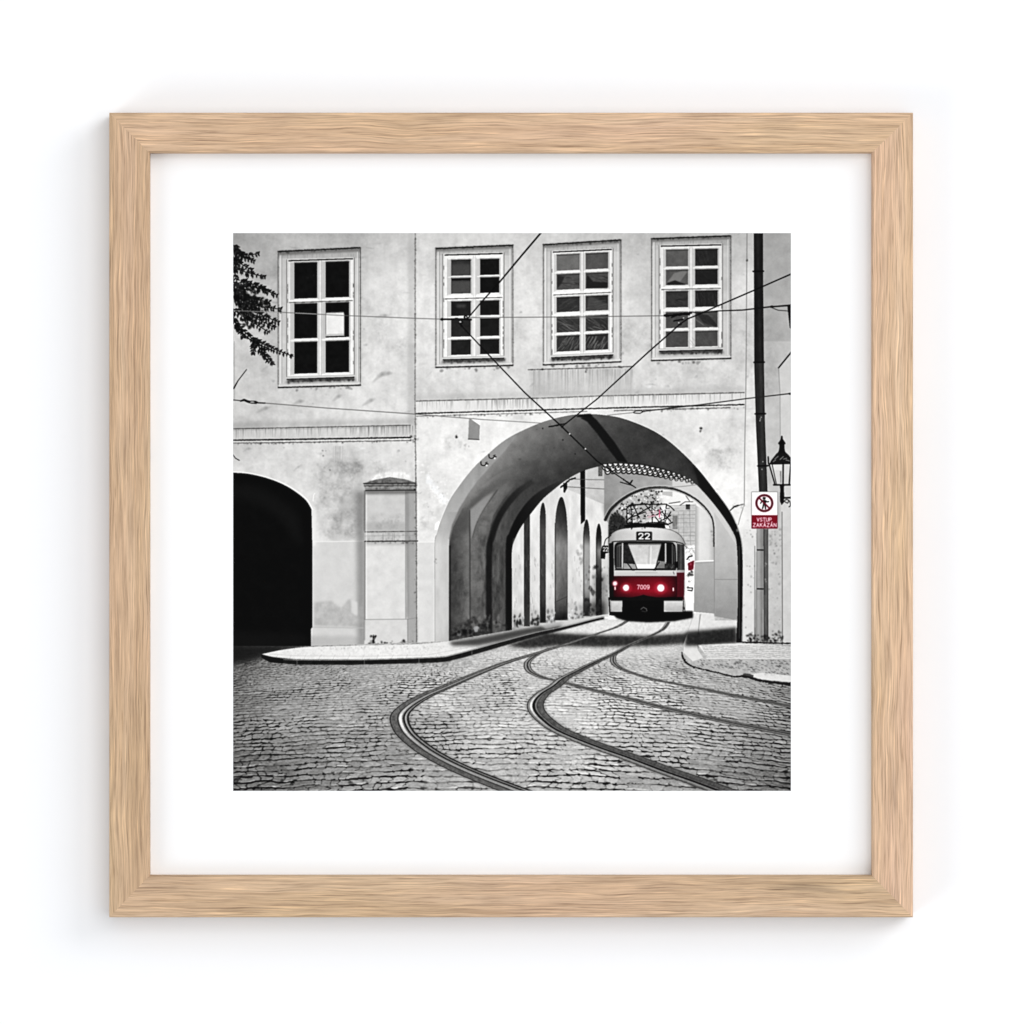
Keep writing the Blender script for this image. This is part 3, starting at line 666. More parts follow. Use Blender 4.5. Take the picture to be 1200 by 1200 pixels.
# right pavement
fill([(813, 719), (836, 719), (838, 727), (863, 727), (863, 753), (927, 757), (927, 800), (892, 796), (860, 792), (824, 783), (808, 778), (800, 767), (800, 758), (806, 740)], 178, rid=RV2, tex=22, cell=2.5)
fill([(814, 718), (821, 719), (817, 745), (818, 762), (824, 771), (812, 775), (801, 765), (801, 756)], 214, tex=8, cell=3)
fill([(822, 719), (836, 719), (838, 727), (863, 727), (863, 742), (818, 742)], 214, tex=12, cell=3)
stroke([(820.4, 720), (818, 745), (818, 760)], .8, 120, a=.8)
fill([(804, 740), (817, 739), (863, 735), (864, 753), (817, 757), (802, 757)], 38, a=.92, soft=1.8, tex=16, cell=3)
fill([(818, 756), (866, 754), (927, 757), (927, 771), (830, 771)], 222, tex=8, cell=3, soft=.5)
for k in range(7):
    y = 757 + k * 2.1
    stroke([(822 + k * 1.2 + i * 5.5, y + (i % 2) * .5 + RNG.uniform(-.3, .3)) for i in range(20)], .8, 140, a=.75, rough=.35)
stroke([(828, 771.4), (927, 771.4)], 1.2, 232, a=.8)
for _ in range(230):
    x = RNG.uniform(812, 926); y = RNG.uniform(773, 790)
    if y > 781 + (x - 820) * .1: continue
    stroke([(x, y), (x + RNG.uniform(1, 3), y + RNG.uniform(.2, 1.2))], .8, RNG.choice([70, 90, 120]), a=.7)
fill([(876, 790.6), (893, 788.4), (927, 792), (927, 799), (892, 796.4)], 224, tex=8, cell=3)
blots(895, 789, 926, 792, 12, 1.2, 170, .5)
stroke([(799, 764), (801, 772), (808, 779.4), (824, 784.4), (840, 788), (860, 792.8), (874, 792.6), (892, 797.6), (927, 802)], [1., 2.4, 1.8, 1.2, 1.4, 1.6, 3., 3., 3.4], 36, rough=.8, sp=True)
stroke([(872, 790), (882, 792)], 2.4, 80, rough=1)
# ---------- rails
RL = region('printed_tram_track')
def rail(pts, k, bands, rough=.12):
    """a grooved rail lying flat on the street: its width is set on the ground and foreshortened"""
    c = np.array(spline(pts, 10)); t = np.gradient(c, axis=0)
    dd = c[:, 1] - YH; F = 1000. / dd
    nx, ny = -t[:, 1] * F, t[:, 0]; L = np.hypot(nx, ny); nx, ny = nx / L, ny / L / F
    flip = np.sign(nx + 1e-9); wd = k * dd * np.clip(.55 + .45 * (dd - 110) / 70, .5, 1)
    tv = np.clip(np.abs(t[:, 1]) / (np.hypot(t[:, 0], t[:, 1]) + 1e-9) * 1.5 - .45, .38, 1)
    wo2 = vnoise(len(c) * 2, 2, 1, 1)[:len(c), 0] - .5
    wob = vnoise(len(c), 2, 4, 1)[:, 0] - .5
    for a, b, tone, al in bands:
        ro = rough + (.35 if abs(a) > .38 or abs(b) > .48 else 0)
        A = np.stack([c[:, 0] + nx * flip * wd * a, c[:, 1] + ny * flip * wd * a + wob * rough + wo2 * ro * .35 * (a < -.3)], 1)
        B = np.stack([c[:, 0] + nx * flip * wd * b, c[:, 1] + ny * flip * wd * b + wob * rough + wo2 * ro * .35 * (b > .3)], 1)
        st_ = 20 if tone < 130 else 5
        for s in range(0, len(c) - 1, st_):
            e = min(s + st_ + 1, len(c)); al2 = al * (float(tv[s:e].mean()) if tone > 130 else 1)
            fill([tuple(v) for v in A[s:e]] + [tuple(v) for v in B[s:e][::-1]], tone, a=al2, rid=RL if (a, b) == (-.5, .5) else None, tex=24 if (a, b) == (-.5, .5) else 10, cell=2)
OUT = [(-.62, .62, 120, .35), (-.5, .5, 100, 1), (-.5, -.44, 48, .9), (-.12, -.04, 60, .8), (-.02, .13, 232, .95), (.13, .2, 110, 1), (.2, .28, 36, 1), (.3, .37, 176, .9), (.4, .5, 44, .95)]
INN = [(-.62, .62, 120, .35), (-.5, .5, 92, 1), (-.5, -.45, 60, .8), (-.42, -.34, 150, .7), (-.32, -.18, 236, .9), (-.17, -.02, 30, .95), (0, .05, 140, .8), (.1, .15, 66, .7), (.44, .5, 52, .8)]
BR = [(-.6, .6, 130, .3), (-.5, .5, 112, 1), (-.5, -.38, 62, .9), (-.3, -.12, 176, .5), (-.05, .14, 52, .9), (.2, .34, 170, .6), (.38, .5, 66, .9)]
# branch rails first
rail([(645, 759), (627, 768.4), (618, 777), (621, 786.5), (636, 794), (650, 797), (663, 800.4), (700, 809.8), (740, 819.6), (780, 830), (840, 843.4), (890, 853.5), (930, 861)], .08, BR)
rail([(722, 765), (718.6, 770), (719.6, 777), (730, 784.4), (760, 794.6), (790, 801), (820, 806.6), (850, 813), (880, 818.6), (930, 828.4)], .075, BR)
rail([(735, 727.6), (722, 735), (700, 742.6), (663, 755), (627, 766), (590, 777.4), (553, 792), (520, 806), (497, 816), (480, 826), (469.6, 836), (468.4, 846), (475, 859), (489, 872), (508, 885), (533, 898), (563, 911), (594, 923), (624, 934)], .112, OUT)
rail([(783, 729), (776, 738), (758, 747), (740, 755), (720, 766), (700, 775), (680, 785), (661, 795), (650, 804), (636, 813), (628, 823), (629, 833), (640, 845), (658, 857), (700, 874), (740, 888), (780, 903), (820, 917), (850, 928), (870, 934)], .108, INN)
stroke([(636, 827), (650, 826), (660, 828), (700, 829)], .9, 90, a=.6)
stroke([(652, 829), (700, 830)], .9, 235, a=.6)
# ---------- tram
RM = region('printed_tram')
rect(708, 722, 722, 726, 236, soft=.8)
fill([(716, 717), (812, 716), (812, 724), (790, 728), (760, 729.4), (735, 728), (722, 724)], 10, soft=.8)
fill([(713, 700), (803, 700), (803, 717), (790, 722), (735, 727), (729, 722), (714, 721)], 10)
ell(754, 719, 26, 8.6, 8)
stroke([(751, 714), (754, 711.6), (757.6, 713.6), (758, 716)], .9, 130, a=.8); stroke([(752, 716), (757, 717)], .6, 90)
# body
body = spline([(713.6, 640), (714.6, 629), (719, 624), (727, 620.4), (740, 618.6), (755, 618), (771, 618.6), (784, 620.6), (793, 624.6), (799, 630), (803, 638)], 5) + [(803.6, 690), (801, 705), (800, 717), (778, 717), (778, 703), (729.4, 703), (729, 717), (715.4, 717), (713.4, 690)]
fill(body, lambda X, Y: np.interp(X, [713, 722, 745, 775, 795, 803], [130, 176, 200, 198, 172, 140]) + np.clip((626 - Y) * 1.5, 0, 16), rid=RM, tex=5, cell=4)
stroke(spline([(714.6, 629), (719, 624), (727, 620.4), (740, 618.6), (755, 618), (771, 618.6), (784, 620.6), (793, 624.6), (799, 630), (803, 638)], 5), .9, 60, a=.7, off=-.3)
stroke(spline([(717, 636), (722, 634.4), (755, 633.6), (788, 634.4), (793, 636)], 5), 1.1, 34)
stroke([(793, 635), (800, 637), (804, 641)], 1.2, 60)
# black frame at the left edge, right flank
fill([(713.4, 637), (719, 635.6), (719.6, 703), (714, 703)], 22, rid=RM)
fill([(793.4, 637), (803, 639), (803, 668), (793.4, 668)], 62, rid=RM, tex=14, cell=3); stroke([(798, 638), (798, 668)], .8, 120, a=.7); stroke([(794.4, 638), (794.4, 668)], .7, 30)
fill([(793, 671), (802, 671), (801.4, 702.6), (793, 702.6)], (88, 22, 36), rid=RM)
stroke([(802.6, 640), (803.2, 690), (801.6, 716)], 1.1, 215)
# windscreen
ws = spline([(720.6, 662), (720.4, 643), (722, 637.4), (728, 635.6), (755, 635), (784, 635.6), (789.6, 637.6), (791.6, 643), (792, 664), (791.4, 667.8)], 5) + [(721, 667.8)]
fill(ws, 20, rid=RM)
fill([(722.6, 640), (726, 637.6), (728.4, 637.4), (728.4, 666), (722.6, 666)], 104, soft=.3); fill([(723, 641), (726, 639), (726, 666), (723, 666)], 60, soft=.3)
stroke([(729.6, 637), (729.4, 666)], 1.6, 196); stroke([(727.4, 640), (727.4, 666)], 1., 24)
fill([(731, 638), (735.6, 638), (743, 660), (731, 660)], 44, tex=20, cell=2)
fill([(730.6, 660), (744, 661), (746, 666.6), (730.6, 666.6)], 150, tex=16, cell=2); stroke([(722.6, 665.4), (730, 665.6)], 1.1, 120)
fill([(736, 638.2), (774.8, 638.2), (768, 666.2), (746.6, 666.2)], lambda X, Y: 186 + (Y - 638) * .8 + 0 * X, tex=18, cell=4); fill([(745, 661.4), (769.4, 661.4), (768, 666.2), (746.6, 666.2)], 246, a=.8, soft=.4)
stroke([(761, 640), (759.6, 660)], 1.2, 170, soft=.3); stroke([(763, 640), (762.4, 664)], .7, 240); stroke([(736, 638.4), (746.6, 666)], .8, 80); stroke([(774.8, 638.4), (768, 666)], .8, 80)
rect(736, 636.6, 775, 638.2, 96)
fill([(771, 657), (779, 658), (779, 666), (769, 666)], 140, a=.85, tex=20, cell=2)
stroke([(780, 637.4), (780, 660)], 1.7, 190); stroke([(787.8, 638), (788, 666)], .9, 120)
fill([(780, 659), (791, 662), (791, 666.6), (779, 666.6)], 60, tex=60, cell=1.6); stroke([(789.6, 640), (790.4, 660)], .9, 110, a=.8)
stroke([(734.4, 659), (741, 667.6)], 1.1, 18); stroke([(739.6, 667.4), (743, 668.4)], 1.6, 14); stroke([(772.6, 659), (766.6, 667.4)], 1.1, 18); stroke([(765.2, 667.6), (768, 668)], 1.6, 14)
stroke(spline(ws, 1), 1., 26)
# belt, red front
fill([(719.6, 668.6), (792.6, 668.6), (793, 675.4), (719.6, 675.4)], lambda X, Y: 202 - (Y - 668) * 3 + 0 * X, rid=RM)
stroke([(745, 671), (770, 671)], 1.1, 170); stroke([(789, 670), (790, 673)], .7, 60)
def redf(X, Y):
    s = np.interp(X, [718, 724, 740, 772, 786, 794], [.42, .74, 1.0, 1.12, .86, .5]) * np.interp(Y, [675, 680, 692, 698, 703], [.78, .9, 1.14, .85, .4])
    return s[..., None] * np.array([110, 17, 35], np.float32)
fill([(719, 675.2), (793, 675.2), (793, 700), (785, 702.4), (725, 702.4), (719, 699)], redf, rid=RM)
stroke([(719, 675.4), (793, 675.4)], .8, (60, 14, 24))
fill([(716, 699.4), (740, 700), (748, 698.6), (754, 697), (760, 698.6), (770, 700), (800, 699.6), (800, 703.6), (716, 703.6)], 16)
stroke([(793, 676), (793, 702)], .8, (50, 10, 18)); stroke([(797.4, 672), (797.4, 700)], .5, (60, 20, 30), a=.6)
fill([(716, 703.6), (729, 703.6), (728.6, 716.6), (717, 716)], lambda X, Y: 198 - (Y - 703) * 2 + 0 * X, tex=12, cell=3); stroke([(716, 704), (729, 704)], 1, 60, a=.6)
fill([(778.4, 703.6), (800, 703.6), (799, 716), (782, 716.6), (778.6, 714)], lambda X, Y: 206 - (Y - 703) * 3 + 0 * X, tex=10, cell=3); stroke([(778, 704), (800, 704)], 1, 60, a=.6)
blots(800, 711, 802, 714, 3, .9, 20, .9)
# lamps
for cx, cy, r in ((733.6, 688.8, 3.5), (774.4, 689, 4.1)):
    ell(cx, cy, r * 1.9, r * 1.7, (196, 70, 88), a=.45, soft=1.2); ell(cx, cy, r, r * 1.02, (255, 252, 250), soft=.25)
ell(720.6, 683.8, 3.8, 3.6, (190, 60, 80), a=.6, soft=1); ell(720.7, 683.8, 2.5, 2.6, (255, 214, 218), soft=.3)
rect(720, 687.4, 721.6, 691.4, (225, 190, 190)); rect(788.2, 688.8, 789.8, 692.6, (245, 235, 232)); rect(788.4, 685.6, 789.6, 686.8, (60, 40, 40))
# lettering: stroke alphabet on a 1 x 1 box (x right, y down)
GL = {'2': [[(0, .25), (.1, .06), (.5, 0), (.9, .1), (.95, .32), (.7, .58), (.05, 1), (1, 1)]],
      '7': [[(0, .02), (1, .02), (.55, .5), (.4, 1)]],
      '0': [[(.5, 0), (.12, .12), (0, .5), (.12, .88), (.5, 1), (.88, .88), (1, .5), (.88, .12), (.5, 0)]],
      '9': [[(.98, .35), (.85, .08), (.5, 0), (.1, .1), (.02, .34), (.15, .56), (.5, .62), (.88, .52), (.98, .3), (.96, .62), (.8, .92), (.45, 1), (.1, .92)]],
      'V': [[(0, 0), (.5, 1), (1, 0)]], 'S': [[(.95, .12), (.5, 0), (.08, .14), (.12, .4), (.85, .58), (.95, .84), (.5, 1), (.02, .88)]],
      'T': [[(0, 0), (1, 0)], [(.5, 0), (.5, 1)]], 'U': [[(0, 0), (0, .75), (.25, 1), (.75, 1), (1, .75), (1, 0)]],
      'P': [[(0, 1), (0, 0), (.8, .03), (1, .26), (.8, .52), (0, .55)]], 'Z': [[(0, 0), (1, 0), (0, 1), (1, 1)]],
      'A': [[(0, 1), (.5, 0), (1, 1)], [(.2, .65), (.8, .65)]], 'Á': [[(0, 1), (.5, 0), (1, 1)], [(.2, .65), (.8, .65)], [(.45, -.18), (.75, -.42)]],
      'K': [[(0, 0), (0, 1)], [(.95, 0), (.05, .55)], [(.3, .42), (1, 1)]], 'N': [[(0, 1), (0, 0), (1, 1), (1, 0)]]}
def write(s, x, y, wd, hg, gap, w, tone):
    for ch in s:
        for pl in GL[ch]: stroke([(x + px * wd, y + py * hg) for px, py in pl], w, tone)
        x += wd + gap
fill([(745.6, 624), (746.6, 623), (763.2, 623), (764.2, 624), (764.2, 632.4), (763.2, 633.4), (746.6, 633.4), (745.6, 632.4)], 30)
stroke([(745.6, 624), (746.6, 623), (763.2, 623), (764.2, 624), (764.2, 632.4), (763.2, 633.4), (746.6, 633.4), (745.6, 632.4), (745.6, 624)], .6, 110)
write('22', 748.6, 625, 5.2, 6.4, 2.2, 1.35, 240)
write('7009', 746.8, 685.6, 2.7, 4.7, 1.1, .85, (240, 205, 205))
# mirrors
stroke([(716, 627.6), (710, 632), (707.8, 639)], .9, 30, sp=True)
fill([(706, 639.4), (712.6, 639.4), (712.6, 648), (709.6, 648.4), (709, 655), (704, 654.4), (704, 646)], 12)
write('22', 706.9, 641.4, 2.2, 4.4, .9, .75, 250)
fill([(790.4, 658.4), (794.6, 658), (794.8, 665), (791, 666)], 10)
# pantograph
fill([(731, 616), (740, 613.6), (782, 613), (785, 617.6), (778, 619), (755, 617.4), (735, 619)], 14)
for a, b in (((739, 591.4), (781, 590.8)), ((739, 592), (733, 597)), ((781, 591), (786, 594)), ((786, 594), (790, 598)), ((734.6, 597), (734.6, 613)), ((734.6, 613.4), (780, 612)), ((742, 592), (752, 613)), ((739, 592), (741, 612)), ((764, 589), (764.4, 612)),
             ((781, 592), (778, 612)), ((776, 600), (786, 611)), ((786, 600), (778, 613)), ((748, 602), (762, 594)), ((735, 602), (742, 597)), ((740, 606), (756, 600)), ((756, 591), (772, 611)), ((734, 611), (744, 601)), ((765, 606), (782, 596)), ((744, 613), (740, 620)), ((780, 616), (788, 612)), ((734, 594), (756, 590)), ((770, 613), (786, 604))):
    stroke([a, b], 1.15, 16)
for _ in range(70):
    x = RNG.uniform(735, 784); y = RNG.uniform(594, 612); an = RNG.choice([0.1, -.3, 1.0, 1.3]); L = RNG.uniform(1, 3.6)
    stroke([(x, y), (x + L * math.cos(an), y + L * math.sin(an))], .8, RNG.choice([15, 30, 235, 245, 60]), a=.85)
for y in (599.4, 602, 605): stroke([(758, y + 1), (770, y - .6)], .8, (225, 200, 205), a=.9)
stroke([(773, 597.6), (772.8, 606)], 1.3, (206, 84, 116)); stroke([(760, 606), (768, 603.6)], .7, (205, 120, 140))
ell(754, 612.4, 3.4, 1, 190, a=.8); fill([(779, 615), (784, 616), (784, 620), (780, 619)], 235)
blots(752.5, 617.6, 756, 619.6, 4, 1, 10, 1); blots(739, 589.6, 743, 592, 3, 1.2, 14, 1); blots(762, 588, 766, 591, 3, 1., 14, 1)

# ---------- right edge: mottled pier, pipes, sign, lantern
rect(870.6, 620, 885, 752, 214, tex=8, cell=5); rect(900.5, 620, 916, 752, 190, tex=16, cell=5)
fill([(884, 640), (876, 600), (880, 560), (886, 600)], 228, a=.4, soft=3)
for _ in range(56):
    x = RNG.choice([RNG.uniform(871.5, 884), RNG.uniform(901, 915.5), RNG.uniform(901, 915.5)]); y = RNG.uniform(618, 748); blots(x, y, x + .6, y + .8, 1, RNG.uniform(.6, 1.2), RNG.choice([60, 90, 120]), .75, asp=1.4)
blots(902, 620, 915, 640, 14, 1.4, 110, .5)
RD = region('printed_drainpipe')
pipe = [(883.8, 273), (893.2, 273), (893.4, 330), (894.4, 430), (895.6, 500), (898.8, 577), (890, 577), (886.4, 500), (884.4, 430)]
fill(pipe, lambda X, Y: np.where(Y < 424, 40, 58) - 8 + 14 * np.exp(-((X - 888 - (Y - 273) * .02) / 2.) ** 2), rid=RD, tex=10, cell=3, stretch=3)
stroke([(893.6, 273), (893.8, 330), (894.8, 430), (896, 500), (899, 577)], .8, 12); stroke([(883.8, 273), (884.4, 430), (886.4, 500), (890, 577)], .8, 18)
for y, x in ((318, 888.6), (424.6, 889.6), (485, 891), (546, 894)): stroke([(x - 6, y), (x + 6, y - .2)], 1.8, 16)
for y, x in ((491, 891), (493, 890.6), (541, 894), (550, 893), (489, 892)): ell(x, y, .7, .7, 190)
stroke([(875.4, 273), (874.6, 400), (874, 460), (872.8, 520), (872.2, 592)], .9, 110, a=.85); blots(875, 303, 877.5, 306, 3, 1, 20, .9)
fill([(886.6, 618), (894.6, 618), (894, 751), (884.6, 751)], lambda X, Y: 128 + 30 * np.exp(-((X - 889) / 2.4) ** 2) + 0 * Y, rid=RD, tex=8, cell=3, stretch=3)
fill([(895.6, 620), (899.4, 620), (899.6, 752), (896, 752)], 96, rid=RD, tex=14, cell=3, stretch=3); stroke([(895.2, 620), (895.4, 752)], .9, 40); stroke([(899.8, 620), (900, 752)], .8, 50)
stroke([(884.6, 640), (884.2, 751)], .7, 90)
for y in (644.4, 690): stroke([(887.6, y), (894, y + .2)], 1.4, 20)
blots(896, 658, 898.5, 664, 3, 1, 210, .8); blots(895.5, 678, 898, 684, 3, 1, 190, .7)
blots(874, 744, 918, 752.6, 60, 1.5, 30, .8); blots(876, 738, 884, 752, 14, 1.6, 30, .8); blots(908, 740, 917, 752, 14, 1.4, 50, .7)
stroke([(870, 752.6), (927, 754)], 1.6, 26, rough=.6)
# prohibition sign
RN = region('printed_warning_sign')
fill([(880.4, 576.8), (881.4, 575.9), (910.6, 575.9), (911.6, 576.8), (911.6, 618.8), (910.6, 619.8), (881.4, 619.8), (880.4, 618.8)], 120, rid=RN)
fill([(881, 576.6), (911, 576.6), (911, 604), (881, 604)], 240, rid=RN)
fill([(881, 603.8), (911, 603.8), (911, 619.2), (881, 619.2)], (128, 22, 44), rid=RN)
cx, cy = 895.7, 589.6
stroke([(cx + 9.3 * math.cos(t), cy + 9.3 * math.sin(t)) for t in np.linspace(0, math.tau, 40)], 2.7, (104, 24, 44))
ell(cx - .3, cy - 5.6, 1.7, 1.6, 18); stroke([(cx - 1.6, cy - 6.6), (cx + 1.8, cy - 6.2)], .8, 18)
fill([(cx - 2, cy - 3.6), (cx + 2, cy - 3.6), (cx + 1.7, cy + 1.8), (cx - 1.6, cy + 1.8)], 18)
stroke([(cx + 1, cy - 3), (cx + 3.2, cy - 1.4), (cx + 5, cy - 1.8)], 1.3, 18); stroke([(cx - 1, cy - 3), (cx - 3.2, cy - 1.6), (cx - 4.4, cy + .2)], 1.3, 18)
stroke([(cx - .8, cy + 1.4), (cx - 2, cy + 6.2)], 1.6, 18); stroke([(cx + .8, cy + 1.4), (cx + 1.4, cy + 6.6)], 1.6, 18)
stroke([(cx - 6.6, cy - 6.6), (cx + 6.6, cy + 6.6)], 2., (112, 26, 48))
write('VSTUP', 887.1, 606.9, 2.5, 4., 1.1, .85, (236, 214, 216))
write('ZAKÁZÁN', 882.6, 613.2, 2.7, 4.1, 1.35, .85, (236, 214, 216))
# lantern
RLn = region('printed_street_lantern')
def L_(p, t=14, **k): fill(p, t, rid=RLn, **k)
def LS(p, w, t=14, **k): stroke(p, w, t, rid=RLn, **k)
ell(916.2, 512, 1., 1.4, 14, rid=RLn); L_([(915.4, 511), (917, 511), (917.6, 515), (918.4, 516), (920.4, 519), (920.6, 520.4), (911.8, 520.4), (912, 519), (914.2, 516), (914.8, 515)])
L_([(913, 520), (919.6, 520), (919.2, 524), (920, 529), (922, 531.6), (910.4, 531.6), (912.4, 529), (913.4, 524)], 24)
L_([(910.4, 531), (922, 531), (925.6, 535), (927, 537), (927, 543.6), (902, 543.4), (903, 540.4), (906.4, 536)], 30)
for a, b in (((908, 538), (912, 534.6)), ((914, 538.6), (918, 535)), ((918, 538), (922, 537)), ((921, 539), (925, 540)), ((906, 541), (909, 539))): stroke([a, b], .9, 170, a=.8)
LS([(902, 543.6), (927, 543)], 1.6); LS([(900.2, 535.4), (900.6, 543.6)], 1.6)
L_([(902.6, 544.4), (927, 544.4), (925.6, 567.4), (908.6, 567.4)], 206, tex=8)
L_([(905.6, 545), (915.6, 545), (915.6, 551), (907.4, 551)], 222, a=.8, soft=.5); L_([(914, 552), (915.6, 552), (915.6, 566), (914.4, 566)], 110, a=.8)
LS([(901.4, 544), (908.2, 568)], 1.5); LS([(904.8, 544), (909.8, 567)], .9, 30); LS([(917.8, 543), (917.6, 568)], 1.8); LS([(926.6, 544), (924.8, 568)], 1.6)
LS([(906.8, 568.2), (925.8, 568.2)], 1.9)
L_([(913.6, 568), (919, 568), (918.6, 574), (919.2, 582), (918.4, 588), (916, 592), (914.2, 588), (913.8, 582), (914.4, 574)], 20)
LS([(916, 583.6), (927, 583.2)], 2.); LS([(917, 590), (921, 585.6), (925, 587), (926.4, 592), (924.6, 594)], 1., 24, sp=True); LS([(920, 588), (923, 589.6), (924, 587)], .9, 24, sp=True)

# ---------- overhead wires and their fittings
RO = region('printed_overhead_wire')
def W(p, w, t=20, **k): stroke(p, w, t, rid=RO, **k)
W([(273, 364), (330, 366), (400, 369.6), (480, 372.8), (517, 374)], .95, 112)
W([(346, 366.8), (371, 368)], .9, 170); W([(383, 368.8), (403, 369.8)], .9, 130)
W([(548, 372), (620, 371.8), (700, 371), (779, 370)], .95, 104)
for a, b in ((529, 585), (652, 712)): W([(a, 373), (b, 372.2)], .7, 150, a=.6)
W([(516.8, 374.2), (535, 374), (552, 374.6)], 2., 12); ell(518, 374.2, 1.8, 1.7, 12); ell(535, 373.6, 2.6, 1.4, 30); ell(545.6, 371.6, 2.4, 2., 20); ell(540, 377.6, 3.2, 2.2, 26); ell(539.4, 377.2, 1.4, .8, 200); ell(546, 371.8, .9, .8, 190)
W([(539, 379), (541, 382)], 2.2, 16)
W([(634.6, 272), (610, 301), (585.4, 330.6), (565, 353), (547.8, 373.6)], [1.9, 1.8, 1.6, 1.3, 1.2], 14)
W([(540, 381), (570, 413), (614.8, 460), (657.8, 499.4), (700, 540.6), (722, 556), (745, 571.6)], [1.1, 1.2, 1.4, 1.4, 1.3, 1.1, 1.], 16)
W([(927.4, 321), (884, 340), (840, 359), (820, 368), (806, 373.6), (798, 379), (760, 412.4), (700, 467.4), (658.8, 499.6)], [1.5, 1.4, 1.4, 1.4, 1.4, 1.4, 1.4, 1.2, 1.1], 14)
W([(779, 369.6), (790, 369.4), (809, 367)], [3, 2.2, 3], 12, rough=.8); W([(787, 372), (797, 368), (808, 369)], 1.4, 14); W([(790, 376), (800, 374.6)], 2, 24, rough=.6); ell(797, 380, 2, 1.3, 24); ell(795.5, 378.4, .8, .7, 220); ell(801, 372.6, .8, .6, 210)
W([(809, 365.4), (820, 367), (840, 364.4), (870, 363.4), (884, 361.8), (900, 359.8), (926, 357.8)], [1, 1, 1, 1.4, 1.5, 1.6, 2.], 26)
W([(902, 359.6), (912, 363.6), (924, 364.4)], 1., 70); ell(904.5, 359.4, 2.4, 1.4, 24)
fill([(922.6, 357.6), (927, 356.6), (927, 385), (925.4, 384)], 22)
W([(273, 468.6), (283, 469.6)], 1., 60); W([(282, 470), (286, 468.6), (290, 470.4), (300, 472.4)], [1.6, 2.6, 2.8, 2.], 16); ell(296, 471.2, 6, 1.7, 14); ell(295.6, 471.2, 3, .8, 180); W([(301, 472), (311, 472.4)], 1.5, 40)
W([(311, 472.4), (380, 478), (480, 484.8), (562, 491.4), (634, 495.8)], [1.0, 1., 1., .8, .7], 105)
W([(927.6, 461), (874, 467.2), (820, 474.4), (792, 477.4), (772, 480), (753, 482.2)], [1.2, 1.1, 1.2, 1.6, 1.1, 1.], 46); ell(925.6, 461.4, 1.8, 1.2, 20)
W([(742, 483.4), (745, 481.6), (752, 481.2), (753.4, 482.6), (750, 484.4), (743, 484)], 1., 40); W([(741, 483.6), (712, 486.6)], .8, 110)
W([(643, 500), (652, 498.6), (664, 496)], [1, 1.8, 1.2], 18, rough=.4); ell(659, 500.6, 1.4, 1.1, 20); ell(667.6, 508.4, .9, .9, 220); ell(686, 526, .9, .9, 210)
W([(731, 562), (738, 567), (741, 563)], 1.5, 20, rough=.5); W([(727, 565), (741, 569)], 1., 24); W([(756, 573), (800, 570), (815, 568.4)], .7, 120)

# ---------- hanging foliage, upper left
RF = region('printed_foliage')
def frond(pts, n, L, droop=.5):
    q = spline(pts, 10); N = len(q)
    stroke([tuple(p) for p in q], .9, 16, rid=RF)
    for k in range(n):
        t = (k + .4) / n; i = min(int(t * (N - 1)), N - 2)
        px, py = q[i]; dx, dy = q[i + 1][0] - px, q[i + 1][1] - py; an = math.atan2(dy, dx)
        for sgn in (-1, 1):
            a2 = an + sgn * RNG.uniform(.7, 1.2) + droop * .25; l = L * 1.3 * (1 - .5 * t) * RNG.uniform(.7, 1.15)
            ex, ey = px + l * math.cos(a2), py + l * math.sin(a2) + droop * l * .25
            wd = l * .2 + .35
            nx, ny = -math.sin(a2), math.cos(a2)
            mx_, my_ = px + (ex - px) * .45, py + (ey - py) * .45
            fill([(px, py), (mx_ + nx * wd, my_ + ny * wd), (ex, ey), (mx_ - nx * wd, my_ - ny * wd)], RNG.choice([10, 16, 26, 48]), rid=RF, a=.96)
FR = [([(273, 287), (280, 296), (290, 299), (304, 296.5)], 12, 6.), ([(273, 292), (284, 301), (299, 306)], 9, 6), ([(273, 303), (282, 309), (296, 317)], 9, 6.5), ([(273, 314), (292, 320), (311, 324.5)], 13, 5.6),
      ([(273, 300), (275, 320), (279, 333), (286, 340)], 9, 6.5), ([(281, 331), (292, 332), (305, 336), (314, 342)], 10, 7), ([(284, 336), (304, 338), (325, 346)], 14, 6.5),
      ([(276, 345), (296, 350), (316, 354)], 13, 7), ([(275, 348), (300, 358), (330, 362.5)], 16, 7), ([(280, 360), (304, 368), (327, 378)], 14, 7), ([(286, 366), (306, 376), (322, 384)], 12, 6.5),
      ([(273, 362), (286, 372), (300, 380), (316, 390)], 12, 7), ([(273, 340), (284, 352), (290, 362)], 9, 7.5), ([(273, 372), (280, 384), (286, 396)], 8, 6.), ([(278, 380), (292, 394), (302, 402)], 9, 6.5),
      ([(296, 398), (310, 404), (326, 411), (343.6, 417.6)], 16, 5.6), ([(298, 402), (297, 410), (297, 415)], 5, 5), ([(304, 408), (313, 418), (320, 427)], 9, 6), ([(300, 400), (308, 414), (313, 424)], 7, 5), ([(273, 330), (280, 340), (292, 352)], 9, 7.5)]
for p, n, L in FR: frond(p, n, L)
blots(280, 336, 314, 374, 60, 3., 14, .95); blots(275, 370, 296, 384, 10, 2.6, 16, .9)
for _ in range(34): blots(276, 336, 318, 384, 1, 1.2, 165, .8)
stroke([(273, 374), (286, 392), (300, 402), (322, 412)], [1.6, 1.4, 1.1, .8], 14, rid=RF, sp=True)
stroke([(273, 363.9), (330, 366)], .8, 175, a=.8)

